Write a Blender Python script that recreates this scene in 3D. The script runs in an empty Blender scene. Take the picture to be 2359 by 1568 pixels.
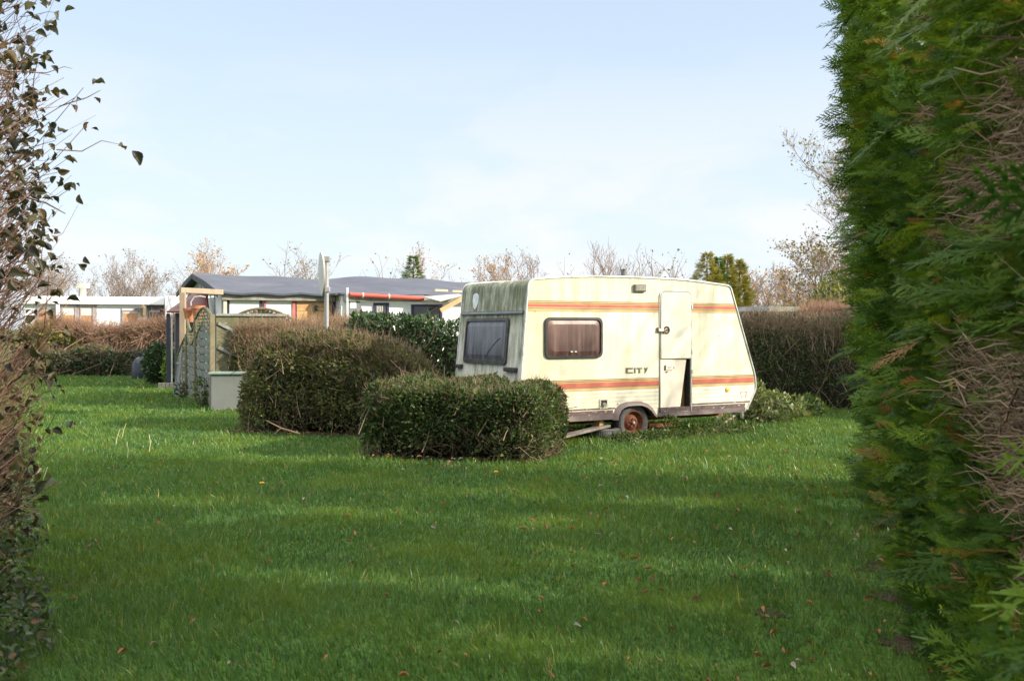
import bpy, math, random
import numpy as np
from mathutils import Vector, Matrix
from mathutils.geometry import tessellate_polygon
R = np.random.default_rng(7)
random.seed(7)
S = bpy.context.scene
COL = S.collection
UP = np.array([0., 0., 1.])
CAMZ, FP, CX, HY = 1.65, 2358.0, 1179.0, 755.4      # eye height and the lens in units of the measured photograph


def at(x, y, d):
    return np.array([(x - CX) / FP * d, d, CAMZ - (y - HY) / FP * d])


# ------------------------------------------------------------------ materials
MATS = {}


def newmat(name):
    m = bpy.data.materials.new(name)
    m.use_nodes = True
    nt = m.node_tree
    nt.nodes.clear()
    out = nt.nodes.new('ShaderNodeOutputMaterial')
    return m, nt, out


def nd(nt, typ, ins=None, **kw):
    n = nt.nodes.new('ShaderNode' + typ)
    for k, v in kw.items():
        setattr(n, k, v)
    for k, v in (ins or {}).items():
        if hasattr(v, 'is_output') or isinstance(v, bpy.types.NodeSocket):
            nt.links.new(v, n.inputs[k])
        else:
            n.inputs[k].default_value = v
    return n


def c4(c):
    return (c[0], c[1], c[2], 1.0)


def ramp(nt, fac, stops, interp='LINEAR'):
    n = nt.nodes.new('ShaderNodeValToRGB')
    n.color_ramp.interpolation = interp
    e = n.color_ramp.elements
    while len(e) > 1:
        e.remove(e[-1])
    e[0].position = stops[0][0]
    e[0].color = c4(stops[0][1])
    for p, c in stops[1:]:
        el = e.new(p)
        el.color = c4(c)
    nt.links.new(fac, n.inputs[0])
    return n.outputs[0]


def mix(nt, fac, a, b, blend='MIX'):
    n = nt.nodes.new('ShaderNodeMix')
    n.data_type = 'RGBA'
    n.blend_type = blend
    for i, v in ((0, fac), (6, a), (7, b)):
        if isinstance(v, bpy.types.NodeSocket):
            nt.links.new(v, n.inputs[i])
        elif i == 0:
            n.inputs[0].default_value = v
        else:
            n.inputs[i].default_value = c4(v)
    return n.outputs[2]


def objco(nt, scale=(1, 1, 1)):
    t = nd(nt, 'TexCoord')
    mp = nd(nt, 'Mapping', {'Vector': t.outputs['Object'], 'Scale': scale})
    return mp.outputs[0]


def noise(nt, co, scale, detail=4, rough=.6):
    return nd(nt, 'TexNoise', {'Vector': co, 'Scale': scale, 'Detail': detail, 'Roughness': rough}).outputs[0]


def mrange(nt, v, a, b, c=0., d=1.):
    return nd(nt, 'MapRange', {0: v, 1: a, 2: b, 3: c, 4: d}).outputs[0]


def M(name, col, rough=.6, var=.22, scale=6., metal=0., streak=1., bump=0., dirt=None, dirt_amt=(.5, .72), spec=.4):
    """plain weathered surface: base colour broken by two noises, optional dirt colour"""
    if name in MATS:
        return MATS[name]
    m, nt, out = newmat(name)
    co = objco(nt, (1, 1, streak))
    n1 = noise(nt, co, scale, 5)
    lo = [max(0, x * (1 - var)) for x in col]
    hi = [min(1, x * (1 + var)) for x in col]
    c = ramp(nt, n1, [(.3, lo), (.7, hi)])
    if dirt:
        n2 = noise(nt, co, scale * .45, 6, .7)
        c = mix(nt, mrange(nt, n2, dirt_amt[0], dirt_amt[1]), c, dirt)
    b = nd(nt, 'BsdfPrincipled', {'Base Color': c, 'Roughness': rough, 'Metallic': metal, 'Specular IOR Level': spec})
    if bump:
        n3 = noise(nt, co, scale * 4, 4)
        bp = nd(nt, 'Bump', {'Height': n3, 'Strength': bump, 'Distance': .02})
        nt.links.new(bp.outputs[0], b.inputs['Normal'])
    nt.links.new(b.outputs[0], out.inputs[0])
    MATS[name] = m
    return m


def leafmat(name, stops, transl=.35, rough=.5, clump=None, cscale=1.3, spec=.3):
    """leaf colour by a random per-leaf value, with a slow drift through the plant"""
    if name in MATS:
        return MATS[name]
    m, nt, out = newmat(name)
    a = nd(nt, 'Attribute', attribute_name='tint')
    c = ramp(nt, a.outputs['Fac'], stops)
    if clump:
        n = noise(nt, objco(nt), cscale, 3)
        c = mix(nt, mrange(nt, n, .45, .68, 0, .75), c, clump)
    b = nd(nt, 'BsdfPrincipled', {'Base Color': c, 'Roughness': rough, 'Specular IOR Level': spec})
    if transl > 0:
        t = nd(nt, 'BsdfTranslucent', {'Color': mix(nt, 1., c, (1.35, 1.12, .55), 'MULTIPLY')})
        mx = nd(nt, 'MixShader', {0: transl, 1: b.outputs[0], 2: t.outputs[0]})
        nt.links.new(mx.outputs[0], out.inputs[0])
    else:
        nt.links.new(b.outputs[0], out.inputs[0])
    MATS[name] = m
    return m


# ------------------------------------------------------------------ object bookkeeping
ORG = {}


def tag(o, label=None, cat=None, group=None, kind=None):
    if label:
        o['label'] = label
    if cat:
        o['category'] = cat
    if group:
        o['group'] = group
    if kind:
        o['kind'] = kind
    return o


def thing(name, label, cat, loc=(0, 0, 0), rot=0., group=None):
    o = bpy.data.objects.new(name, None)
    o.empty_display_size = .2
    COL.objects.link(o)
    o.location = [float(x) for x in loc]
    o.rotation_euler = (0, 0, rot)
    return tag(o, label, cat, group)


def copy_tree(o, parent=None):
    c = o.copy()
    COL.objects.link(c)
    c.parent = parent
    for ch in list(o.children):
        copy_tree(ch, c)
    return c


def link(name, me, mats, parent):
    for m in mats:
        me.materials.append(m)
    o = bpy.data.objects.new(name, me)
    COL.objects.link(o)
    if parent is not None:
        o.parent = parent
    return o


class MB:
    """hard-surface builder: everything added becomes ONE mesh"""

    def __init__(s):
        s.v, s.f, s.m = [], [], []

    def add(s, vs, fs, mi=0):
        n = len(s.v)
        s.v += [tuple(map(float, p)) for p in vs]
        for f in fs:
            s.f.append([i + n for i in f])
            s.m.append(mi)

    def box(s, a, b, mi=0):
        x0, y0, z0 = a
        x1, y1, z1 = b
        s.add([(x0, y0, z0), (x1, y0, z0), (x1, y1, z0), (x0, y1, z0), (x0, y0, z1), (x1, y0, z1), (x1, y1, z1), (x0, y1, z1)],
              [(0, 3, 2, 1), (4, 5, 6, 7), (0, 1, 5, 4), (1, 2, 6, 5), (2, 3, 7, 6), (3, 0, 4, 7)], mi)

    def beam(s, p, q, w, h, mi=0, up=(0, 0, 1)):
        p, q = np.array(p, float), np.array(q, float)
        d = (q - p) / np.linalg.norm(q - p)
        x = np.cross(d, up)
        x = x / np.linalg.norm(x) if np.linalg.norm(x) > 1e-5 else np.array([1., 0, 0])
        y = np.cross(x, d)
        vs = [e + x * a * w / 2 + y * b * h / 2 for e in (p, q) for a, b in ((-1, -1), (1, -1), (1, 1), (-1, 1))]
        s.add(vs, [(0, 3, 2, 1), (4, 5, 6, 7), (0, 1, 5, 4), (1, 2, 6, 5), (2, 3, 7, 6), (3, 0, 4, 7)], mi)

    def tube(s, pts, r, n=8, mi=0, closed=False, caps=True):
        pts = [np.array(p, float) for p in pts]
        k = len(pts)
        rs = r if hasattr(r, '__len__') else [r] * k
        vs, prev = [], None
        for i, p in enumerate(pts):
            a, b = (pts[(i - 1) % k], pts[(i + 1) % k]) if closed else (pts[max(i - 1, 0)], pts[min(i + 1, k - 1)])
            d = (b - a) / max(np.linalg.norm(b - a), 1e-9)
            ref = prev if prev is not None else (np.array([0, 0, 1.]) if abs(d[2]) < .9 else np.array([1., 0, 0]))
            x = ref - d * (ref @ d)
            x /= max(np.linalg.norm(x), 1e-9)
            prev = x
            y = np.cross(d, x)
            for j in range(n):
                t = 2 * math.pi * j / n
                vs.append(p + (x * math.cos(t) + y * math.sin(t)) * rs[i])
        fs = []
        for i in range(k if closed else k - 1):
            for j in range(n):
                a, b = i * n, ((i + 1) % k) * n
                fs.append((a + j, a + (j + 1) % n, b + (j + 1) % n, b + j))
        if caps and not closed:
            fs.append(tuple(range(n - 1, -1, -1)))
            fs.append(tuple((k - 1) * n + j for j in range(n)))
        s.add(vs, fs, mi)

    def loft(s, la, lb, mi=0):
        n = len(la)
        s.add(list(la) + list(lb), [(i, (i + 1) % n, n + (i + 1) % n, n + i) for i in range(n)], mi)

    def poly(s, loop, mi=0, holes=()):
        loops = [[Vector(p) for p in loop]] + [[Vector(p) for p in h] for h in holes]
        tris = tessellate_polygon(loops)
        s.add([p for l in loops for p in l], tris, mi)

    def prism(s, loop, off, mi=0):
        """closed 3D loop pushed along off"""
        off = np.array(off, float)
        lb = [np.array(p, float) + off for p in loop]
        s.loft(loop, lb, mi)
        s.poly(loop, mi)
        s.poly(lb, mi)

    def lathe(s, prof, c, axis, n=32, mi=0):
        """prof: (radius, along) pairs, revolved round axis through c"""
        c, ax = np.array(c, float), np.array(axis, float)
        ax /= np.linalg.norm(ax)
        x = np.cross(ax, (0, 0, 1) if abs(ax[2]) < .9 else (1, 0, 0))
        x /= np.linalg.norm(x)
        y = np.cross(ax, x)
        vs = [c + ax * h + (x * math.cos(t) + y * math.sin(t)) * r for r, h in prof for t in [2 * math.pi * j / n for j in range(n)]]
        s.add(vs, [(i * n + j, i * n + (j + 1) % n, (i + 1) * n + (j + 1) % n, (i + 1) * n + j) for i in range(len(prof) - 1) for j in range(n)], mi)

    def build(s, name, mats, parent=None, smooth=False, bev=0., sub=None):
        me = bpy.data.meshes.new(name)
        me.from_pydata(s.v, [], s.f)
        me.polygons.foreach_set('material_index', s.m)
        import bmesh
        bm = bmesh.new()
        bm.from_mesh(me)
        bmesh.ops.recalc_face_normals(bm, faces=bm.faces)
        bm.to_mesh(me)
        bm.free()
        if smooth:
            me.polygons.foreach_set('use_smooth', [True] * len(me.polygons))
        me.update()
        o = link(name, me, mats if isinstance(mats, (list, tuple)) else [mats], parent)
        if smooth:
            try:
                md = o.modifiers.new('edge', 'EDGE_SPLIT')
                md.split_angle = math.radians(38)
            except Exception:
                pass
        if bev:
            md = o.modifiers.new('bevel', 'BEVEL')
            md.width = bev
            md.segments = 2
            md.limit_method = 'ANGLE'
        return o


def nrm(a):
    a = np.asarray(a, float)
    return a / np.maximum(np.linalg.norm(a, axis=-1, keepdims=True), 1e-9)


def basis(Y, Z):
    """rows: width axis, length axis, face normal"""
    Y = nrm(Y)
    X = nrm(np.cross(Y, Z))
    return np.stack([X, Y, np.cross(X, Y)], axis=-2)


class NM:
    """numpy builder for leaves, blades and twigs: ONE mesh"""

    def __init__(s):
        s.v, s.l, s.t, s.mi, s.tint, s.n = [], [], [], [], [], 0

    def add(s, tv, tf, P, B, Sc, tint, mi=0):
        P = np.asarray(P, float)
        n, k = len(P), len(tv)
        if n == 0:
            return
        Sc = np.asarray(Sc, float)
        if Sc.ndim == 1:
            Sc = np.repeat(Sc[:, None], 3, 1)
        V = np.einsum('kj,njc->nkc', np.asarray(tv, float), B * Sc[:, :, None]) + P[:, None]
        s._put(V, tf, tint, mi)

    def _put(s, V, tf, tint, mi):
        n, k = V.shape[:2]
        base = (np.arange(n) * k + s.n)[:, None]
        for size in (3, 4):
            ff = [f for f in tf if len(f) == size]
            if ff:
                flat = np.array(ff).reshape(-1)
                s.l.append((base + flat[None]).reshape(-1))
                s.t.append(np.full(n * len(ff), size))
                s.mi.append(np.full(n * len(ff), mi))
        s.v.append(V.reshape(-1, 3))
        s.tint.append(np.repeat(np.broadcast_to(np.asarray(tint, float), (n,)), k))
        s.n += n * k

    def tubes(s, Ps, Rs, tint, sides=3, mi=0):
        """Ps (n,k,3) polylines with radii Rs (n,k)"""
        Ps, Rs = np.asarray(Ps, float), np.asarray(Rs, float)
        n, k = Ps.shape[:2]
        if n == 0:
            return
        D = nrm(Ps[:, -1] - Ps[:, 0])
        ref = np.where(np.abs(D[:, 2:3]) < .8, np.array([[0, 0, 1.]]), np.array([[1., 0, 0]]))
        X = nrm(np.cross(D, ref))
        Y = np.cross(D, X)
        ang = 2 * np.pi * np.arange(sides) / sides
        ring = X[:, None] * np.cos(ang)[None, :, None] + Y[:, None] * np.sin(ang)[None, :, None]
        V = (Ps[:, :, None] + ring[:, None] * Rs[:, :, None, None]).reshape(n, k * sides, 3)
        tf = [(i * sides + j, i * sides + (j + 1) % sides, (i + 1) * sides + (j + 1) % sides, (i + 1) * sides + j) for i in range(k - 1) for j in range(sides)]
        s._put(V, tf, tint, mi)

    def mesh(s, verts, faces, tint=.5, mi=0):
        V = np.asarray(verts, float)[None]
        s._put(V, faces, tint, mi)

    def build(s, name, mats, parent=None, loc=None, smooth=False):
        V = np.concatenate(s.v)
        if loc is not None:
            V = V - np.asarray(loc, float)
        L, T = np.concatenate(s.l), np.concatenate(s.t)
        me = bpy.data.meshes.new(name)
        me.vertices.add(len(V))
        me.vertices.foreach_set('co', V.astype(np.float32).reshape(-1))
        me.loops.add(len(L))
        me.loops.foreach_set('vertex_index', L.astype(np.int32))
        me.polygons.add(len(T))
        me.polygons.foreach_set('loop_start', np.concatenate([[0], np.cumsum(T)[:-1]]).astype(np.int32))
        me.polygons.foreach_set('loop_total', T.astype(np.int32))
        me.polygons.foreach_set('material_index', np.concatenate(s.mi).astype(np.int32))
        if smooth:
            me.polygons.foreach_set('use_smooth', np.ones(len(T), bool))
        at_ = me.attributes.new('tint', 'FLOAT', 'POINT')
        at_.data.foreach_set('value', np.concatenate(s.tint).astype(np.float32))
        me.update(calc_edges=True)
        o = link(name, me, mats if isinstance(mats, (list, tuple)) else [mats], parent)
        if loc is not None and parent is None:
            o.location = [float(x) for x in loc]
        return o


# leaf templates: x width, y length, z out of the leaf
LEAF = (np.array([(0, 0, 0), (.5, .42, .13), (0, 1, -.12), (-.5, .42, .13), (0, .5, 0)]), [(0, 1, 2, 4), (0, 4, 2, 3)])
BLADE = (np.array([(-.5, 0, 0), (.5, 0, 0), (-.4, .5, .1), (.4, .5, .1), (0, 1, .36)]), [(0, 1, 3, 2), (2, 3, 4)])
CURL0 = (np.array([(0, 0, 0), (.34, .3, .22), (.42, .65, .3), (0, 1, .08), (-.42, .65, .3), (-.34, .3, .22), (0, .33, 0), (0, .68, -.02)]),
        [(0, 1, 6), (1, 2, 7, 6), (2, 3, 7), (0, 6, 5), (6, 7, 4, 5), (7, 3, 4)])


def _curl():
    vs, fs = [], []
    rows = 6
    for i in range(rows):
        t = i / (rows - 1)
        w_ = .44 * math.sin(math.pi * min(1, t * .93 + .04)) ** .8 * (1 - .25 * t)
        for j in (-1, -.5, 0, .5, 1):
            vs.append((w_ * j, t + .03 * abs(j), .34 * abs(j) ** 1.6 * w_ / .44 - .30 * (t - .35) ** 2 + .04 * math.sin(t * 9 + j * 2)))
    for i in range(rows - 1):
        for j in range(4):
            a = i * 5 + j
            fs.append((a, a + 1, a + 6, a + 5))
    return np.array(vs), fs


CURL = _curl()


def spray_template(n=7, seed=0, subs=3, w=1.):
    """flat feathery cypress spray of length 1"""
    r = np.random.default_rng(seed)
    vs, fs = [], []

    def strip(a, b, w0, w1, z0, z1):
        d = nrm(b - a)
        p = np.array([-d[1], d[0]])
        i = len(vs)
        vs.extend([(*(a - p * w0), z0), (*(a + p * w0), z0), (*(b + p * w1), z1), (*(b - p * w1), z1)])
        fs.append((i, i + 1, i + 2, i + 3))

    def tri(a, b, w, z0, z1):
        d = nrm(b - a)
        p = np.array([-d[1], d[0]])
        i = len(vs)
        vs.extend([(*(a - p * w), z0), (*(a + p * w), z0), (*b, z1)])
        fs.append((i, i + 1, i + 2))
    bend = r.normal(0, .12)
    ax = lambda t: np.array([bend * t * t, t])
    dz = lambda t: -.16 * t * t
    for i in range(4):
        a, b = i / 4, (i + 1) / 4
        strip(ax(a), ax(b), .018 * (1.2 - a), .018 * (1.2 - b), dz(a), dz(b))
    for i in range(n):
        for sd in (-1, 1):
            t = .1 + .84 * (i + .25 * (sd > 0) + r.uniform(0, .3)) / n
            ln = (.42 * (1 - t) ** .75 + .07) * r.uniform(.75, 1.15)
            an = sd * math.radians(r.uniform(30, 50))
            d = np.array([math.sin(an), math.cos(an)])
            a, b = ax(t), ax(t) + d * ln
            zb = dz(t) - .1 * ln + r.normal(0, .03)
            strip(a, b, .020 * w, .006, dz(t), zb)
            for k in range(subs if ln > .2 else subs - 1):
                for s2 in (-1, 1):
                    q = .15 + .75 * (k + r.uniform(0, .5)) / subs
                    an2 = an + s2 * math.radians(r.uniform(28, 48))
                    d2 = np.array([math.sin(an2), math.cos(an2)])
                    p = a + (b - a) * q
                    z = dz(t) + (zb - dz(t)) * q
                    tri(p, p + d2 * ln * .40 * (1 - .45 * q), .016 * w, z, z + r.normal(0, .02))
    return np.array(vs), fs


SPRAYS = [spray_template(7, i) for i in range(4)]
FINE = [spray_template(10, 10 + i, 4, .72) for i in range(4)]


def vnoise(p, f, seed=0):
    """cheap smooth noise in -1..1 from a few sines; p (n,3)"""
    r = np.random.default_rng(seed)
    out = 0
    for i in range(5):
        k = r.normal(0, 1, 3) * f * (1 + .5 * i)
        out = out + np.sin(p @ k + r.uniform(0, 6.28)) / (1 + .4 * i)
    return out / 3.0


# ------------------------------------------------------------------ world, sun, camera
SUN_EL, SUN_AZ = math.radians(25.5), math.radians(75)     # azimuth measured from straight behind the camera towards the right
sd = Vector((math.sin(SUN_AZ) * math.cos(SUN_EL), -math.cos(SUN_AZ) * math.cos(SUN_EL), math.sin(SUN_EL)))
w = bpy.data.worlds.new('World')
S.world = w
w.use_nodes = True
nt = w.node_tree
nt.nodes.clear()
sky = nd(nt, 'TexSky', sky_type='NISHITA', sun_disc=False, sun_elevation=SUN_EL, sun_rotation=math.atan2(sd.x, sd.y),
         air_density=1.0, dust_density=.6, ozone_density=1.6, altitude=30)
geo = nd(nt, 'TexCoord')
sep = nd(nt, 'SeparateXYZ', {0: geo.outputs['Generated']})
mp = nd(nt, 'Mapping', {'Vector': geo.outputs['Generated'], 'Scale': (1, 1, 2.6)})
n1 = nd(nt, 'TexNoise', {'Vector': mp.outputs[0], 'Scale': 4.4, 'Detail': 7, 'Roughness': .55, 'Distortion': .25}).outputs[0]
lowm = mrange(nt, sep.outputs[2], .03, .27, 1., .0)
cl = mrange(nt, n1, .48, .60)
clf = nd(nt, 'Math', {0: cl, 1: lowm}, operation='MULTIPLY').outputs[0]
clf = nd(nt, 'Math', {0: clf, 1: .9}, operation='MULTIPLY').outputs[0]
veil = mrange(nt, sep.outputs[2], .0, .42, .95, .55)
vc = mix(nt, mrange(nt, sep.outputs[2], .0, .26), (4.3, 4.72, 5.1), (3.8, 4.45, 5.2))
c1 = mix(nt, veil, sky.outputs[0], vc)
c2 = mix(nt, clf, c1, (4.9, 4.85, 5.05))
# bright mottled white added overhead, above the view, to lift the shadow fill
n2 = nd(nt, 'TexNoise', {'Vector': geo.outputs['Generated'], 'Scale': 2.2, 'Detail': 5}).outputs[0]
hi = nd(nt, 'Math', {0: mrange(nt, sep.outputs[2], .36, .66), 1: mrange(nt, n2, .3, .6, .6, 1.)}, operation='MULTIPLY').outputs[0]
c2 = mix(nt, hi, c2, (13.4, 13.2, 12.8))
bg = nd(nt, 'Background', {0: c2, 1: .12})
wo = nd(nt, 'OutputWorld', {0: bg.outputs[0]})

sun = bpy.data.lights.new('sun', 'SUN')
sun.energy = 4.4
sun.angle = math.radians(.6)
sun.color = (1, .89, .72)
so_ = bpy.data.objects.new('sun', sun)
COL.objects.link(so_)
so_.rotation_euler = (-sd).to_track_quat('-Z', 'Y').to_euler()

cam = bpy.data.cameras.new('camera')
cam.lens, cam.sensor_width = 36, 36
cam.shift_y = -28.6 / 2358
cam.clip_start, cam.clip_end = .1, 3000
cam.dof.use_dof = True
cam.dof.focus_distance = 15.5
cam.dof.aperture_fstop = 6.3
co_ = bpy.data.objects.new('camera', cam)
COL.objects.link(co_)
co_.location = (0, 0, CAMZ)
co_.rotation_euler = (math.pi / 2, 0, 0)
S.camera = co_
S.view_settings.view_transform = 'Standard'
S.view_settings.look = 'None'
S.view_settings.exposure = .8
S.view_settings.gamma = 1
S.render.engine = 'CYCLES'
S.cycles.use_denoising = True
S.cycles.max_bounces = 6
S.cycles.diffuse_bounces = 3
S.cycles.glossy_bounces = 2
S.cycles.transmission_bounces = 4
S.cycles.transparent_max_bounces = 4
S.cycles.use_adaptive_sampling = True
S.cycles.adaptive_threshold = .015
S.cycles.sample_clamp_indirect = 8

# ------------------------------------------------------------------ hedge lines of the near plot
def hline(a):
    """foot line of the tall conifer hedge on the right, a = distance ahead"""
    return np.stack([2.06 + .285 * (a - 4.78), a], -1)


HN = nrm(np.array([-.962, .274, 0.]))         # faces the lawn
HT = nrm(np.array([.274, .962, 0.]))          # runs away from the camera


def htop(a):
    return np.where(a < 8.6, 2.15 + .285 * np.maximum(a, 1.5), 4.6 + .36 * (a - 8.6))


# ------------------------------------------------------------------ ground and grass
def lawn_material():
    m, nt, out = newmat('lawn_soil')
    co = objco(nt)
    n1 = noise(nt, co, .55, 5)
    n2 = noise(nt, co, 22, 4)
    c = ramp(nt, n2, [(.3, (.035, .065, .015)), (.55, (.06, .13, .022)), (.75, (.085, .165, .03))])
    c = mix(nt, mrange(nt, n1, .56, .74), c, (.05, .042, .02))
    b = nd(nt, 'BsdfPrincipled', {'Base Color': c, 'Roughness': .9, 'Specular IOR Level': .1})
    bp = nd(nt, 'Bump', {'Height': n2, 'Strength': .5, 'Distance': .03})
    nt.links.new(bp.outputs[0], b.inputs['Normal'])
    nt.links.new(b.outputs[0], out.inputs[0])
    return m


g = MB()
ys = [-60, -10, 0, 5, 10, 15, 20, 30, 45, 80, 200, 900]
xs = [-700, -120, -40, -20, -10, -5, 0, 5, 10, 20, 40, 120, 700]
g.add([(x, y, 0) for y in ys for x in xs], [(j * len(xs) + i, j * len(xs) + i + 1, (j + 1) * len(xs) + i + 1, (j + 1) * len(xs) + i) for j in range(len(ys) - 1) for i in range(len(xs) - 1)])
o = g.build('lawn_ground', lawn_material())
tag(o, 'mown green lawn stretching under everything to the horizon', 'lawn', kind='structure')

GM = leafmat('grass_blade', [(0, (.036, .085, .034)), (.35, (.066, .148, .042)), (.7, (.115, .21, .044)), (.93, (.19, .29, .05)), (1, (.36, .31, .14))], transl=.4, rough=.4,
             clump=(.135, .205, .03), cscale=.9, spec=.3)
BARE = [(3.1, 9.6, .3), (-3.0, 5.9, .3), (-2.6, 8.8, .3)]


def blob(pts, n=60, amp=.09, seed=0):
    r = np.random.default_rng(seed)
    P = np.array(pts, float)
    Q = np.concatenate([P, P[:1]])
    seg = np.linalg.norm(np.diff(Q, axis=0), axis=1)
    cum = np.concatenate([[0], np.cumsum(seg)])
    t = np.linspace(0, cum[-1], n, endpoint=False)
    X = np.stack([np.interp(t, cum, Q[:, 0]), np.interp(t, cum, Q[:, 1])], -1)
    return [tuple(p) for p in X + r.normal(0, amp, X.shape)]


def disc(x, y, rx, ry, seed):
    r = np.random.default_rng(seed)
    return [(x + rx * math.cos(t) * (1 + .3 * r.normal()), y + ry * math.sin(t) * (1 + .3 * r.normal())) for t in np.linspace(0, 2 * math.pi, 26, endpoint=False)]


SOIL = [blob([(-2.0, 12.95), (.40, 12.42), (.75, 14.3), (-1.2, 15.0), (-2.0, 16), (-1, 17.6), (-3.8, 18.3), (-4.65, 16.1), (-3.2, 15.75), (-1.95, 15.3)], 90, .07, 1),
        disc(3.35, 8.3, .42, .5, 2), disc(2.75, 7.0, .3, .26, 3), disc(2.45, 6.25, .2, .22, 4), disc(2.05, 5.3, .16, .2, 5), disc(1.5, 5.9, .12, .1, 8)]


def grass():
    nm = NM()
    zones = [(4.2, 6.5, 4300, .0058, .058), (6.5, 9.5, 2600, .0078, .06), (9.5, 14, 1500, .011, .064), (14, 20, 760, .016, .066), (20, 30, 300, .027, .07), (30, 42, 120, .045, .08)]
    for d0, d1, dens, wd, ht in zones:
        xl, xr = -.53 * d1, .53 * d1
        n = int((xr - xl) * (d1 - d0) * dens)
        P = np.stack([R.uniform(xl, xr, n), R.uniform(d0, d1, n), np.zeros(n)], -1)
        k = np.abs(P[:, 0]) < .52 * P[:, 1] + .3
        k &= ~((P[:, 0] > hline(P[:, 1])[:, 0] + .55) & (P[:, 1] < 10.8))
        cl = vnoise(P, 1.1, 3)
        fine = vnoise(P, 5.5, 4)
        k &= ~(in_soil(P) & (R.random(n) < .9))
        for bx, by, br in BARE:
            dd = np.hypot(P[:, 0] - bx, P[:, 1] - by) + .16 * fine
            k &= (dd > br) | (R.random(n) < .25)
        # trodden, thinner ground along the foot of the hedge
        near = (P[:, 0] > hline(P[:, 1])[:, 0] - 1.0) & (P[:, 1] < 10.5)
        k &= ~(near & (fine > .25) & (R.random(n) < .6))
        P, cl, fine = P[k], cl[k], fine[k]
        n = len(P)
        az = R.uniform(0, 2 * np.pi, n)
        lean = R.gamma(2., .2, n)
        # blades comb over in drifts
        comb = np.stack([vnoise(P, .8, 11), vnoise(P, .8, 12)], -1) * .35
        Y = np.stack([np.cos(az) * lean + comb[:, 0] - .1, np.sin(az) * lean + comb[:, 1], np.ones(n)], -1)
        fa = R.uniform(0, 2 * np.pi, n)
        Z = np.stack([np.cos(fa), np.sin(fa), np.zeros(n)], -1)
        h = .84 * ht * R.lognormal(0, .3, n) * np.clip(1 + .42 * cl + .36 * fine, .35, 2)
        ww = wd * R.uniform(.6, 1.2, n)
        tint = np.clip(R.beta(2.4, 2.4, n) * .8 + .12 * fine + .1 * cl, 0, .93)
        tint = np.where(R.random(n) < .022, 1., tint)
        nm.add(*BLADE, P, basis(Y, Z), np.stack([ww, h, h], -1), tint)
    o = nm.build('grass', GM)
    tag(o, 'thick green grass blades covering the lawn', 'grass', kind='stuff')




def in_soil(P):
    k = np.zeros(len(P), bool)
    for loop in SOIL:
        L = np.array(loop)
        x, y = P[:, 0], P[:, 1]
        c = np.zeros(len(P), bool)
        for i in range(len(L)):
            (x0, y0), (x1, y1) = L[i - 1], L[i]
            if y0 != y1:
                c ^= ((y0 > y) != (y1 > y)) & (x < (x1 - x0) * (y - y0) / (y1 - y0) + x0)
        k |= c
    return k


def soil_sheets():
    m, nt, out = newmat('bare_soil')
    co = objco(nt)
    c = ramp(nt, noise(nt, co, 24, 5, .7), [(.3, (.022, .016, .010)), (.55, (.06, .043, .027)), (.75, (.12, .085, .05))])
    c = mix(nt, mrange(nt, noise(nt, co, 5, 4), .5, .65, 0, .7), c, (.035, .06, .015))
    b = nd(nt, 'BsdfPrincipled', {'Base Color': c, 'Roughness': .95, 'Specular IOR Level': .1})
    bp = nd(nt, 'Bump', {'Height': noise(nt, co, 40, 4), 'Strength': .8, 'Distance': .03})
    nt.links.new(bp.outputs[0], b.inputs['Normal'])
    nt.links.new(b.outputs[0], out.inputs[0])
    mb = MB()
    for i, loop in enumerate(SOIL):
        mb.poly([(x, y, .004 + .001 * i) for x, y in loop])
    o = mb.build('bare_soil', m)
    tag(o, 'bare brown soil under the hedges and in the worn spots of the lawn', 'soil', kind='structure')


soil_sheets()
grass()


def fallen():
    nm = NM()
    n = 680
    P = np.stack([R.uniform(-6, 6, n), 4.3 + 9.5 * R.random(n) ** 1.3, np.full(n, .045)], -1)
    P[: n // 2, 0] = np.abs(P[: n // 2, 0]) * .8
    h = np.arange(n) < 90
    P[h, 0], P[h, 1] = R.uniform(-4.6, .5, h.sum()), 0
    P[h, 1] = np.where(P[h, 0] < -1.9, 16.2 - (P[h, 0] + 4.5) * .3, 12.95 - (P[h, 0] + 1.9) * .24) - R.exponential(.12, h.sum())
    k = (np.abs(P[:, 0]) < .5 * P[:, 1]) & ((P[:, 0] < hline(P[:, 1])[:, 0] + .2) | (P[:, 1] > 11))
    P = P[k]
    n = len(P)
    P[:, 2] = R.uniform(.03, .065, n)
    az = R.uniform(0, 6.28, n)
    Y = np.stack([np.cos(az), np.sin(az), R.normal(0, .3, n)], -1)
    Z = np.stack([R.normal(0, .5, n), R.normal(0, .5, n), np.ones(n)], -1)
    s = R.uniform(.026, .06, n)
    nm.add(*CURL, P, basis(Y, Z), np.stack([s * .62, s, s], -1), R.random(n))
    o = nm.build('fallen_leaves', leafmat('fallen_leaf', [(0, (.10, .05, .025)), (.45, (.24, .11, .04)), (.8, (.30, .14, .05)), (.92, (.22, .2, .16)), (1, (.4, .37, .32))], transl=.1, rough=.6))
    tag(o, 'brown and grey fallen leaves scattered over the lawn', 'leaves', kind='stuff')


fallen()

# ------------------------------------------------------------------ the touring caravan
ANG = math.radians(30.7)
U, V_ = np.array([math.cos(ANG), math.sin(ANG), 0]), np.array([-math.sin(ANG), math.cos(ANG), 0])
CP = np.array([(1461 - 1179) / 2358 * 15.4, 15.4, 0.])


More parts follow.
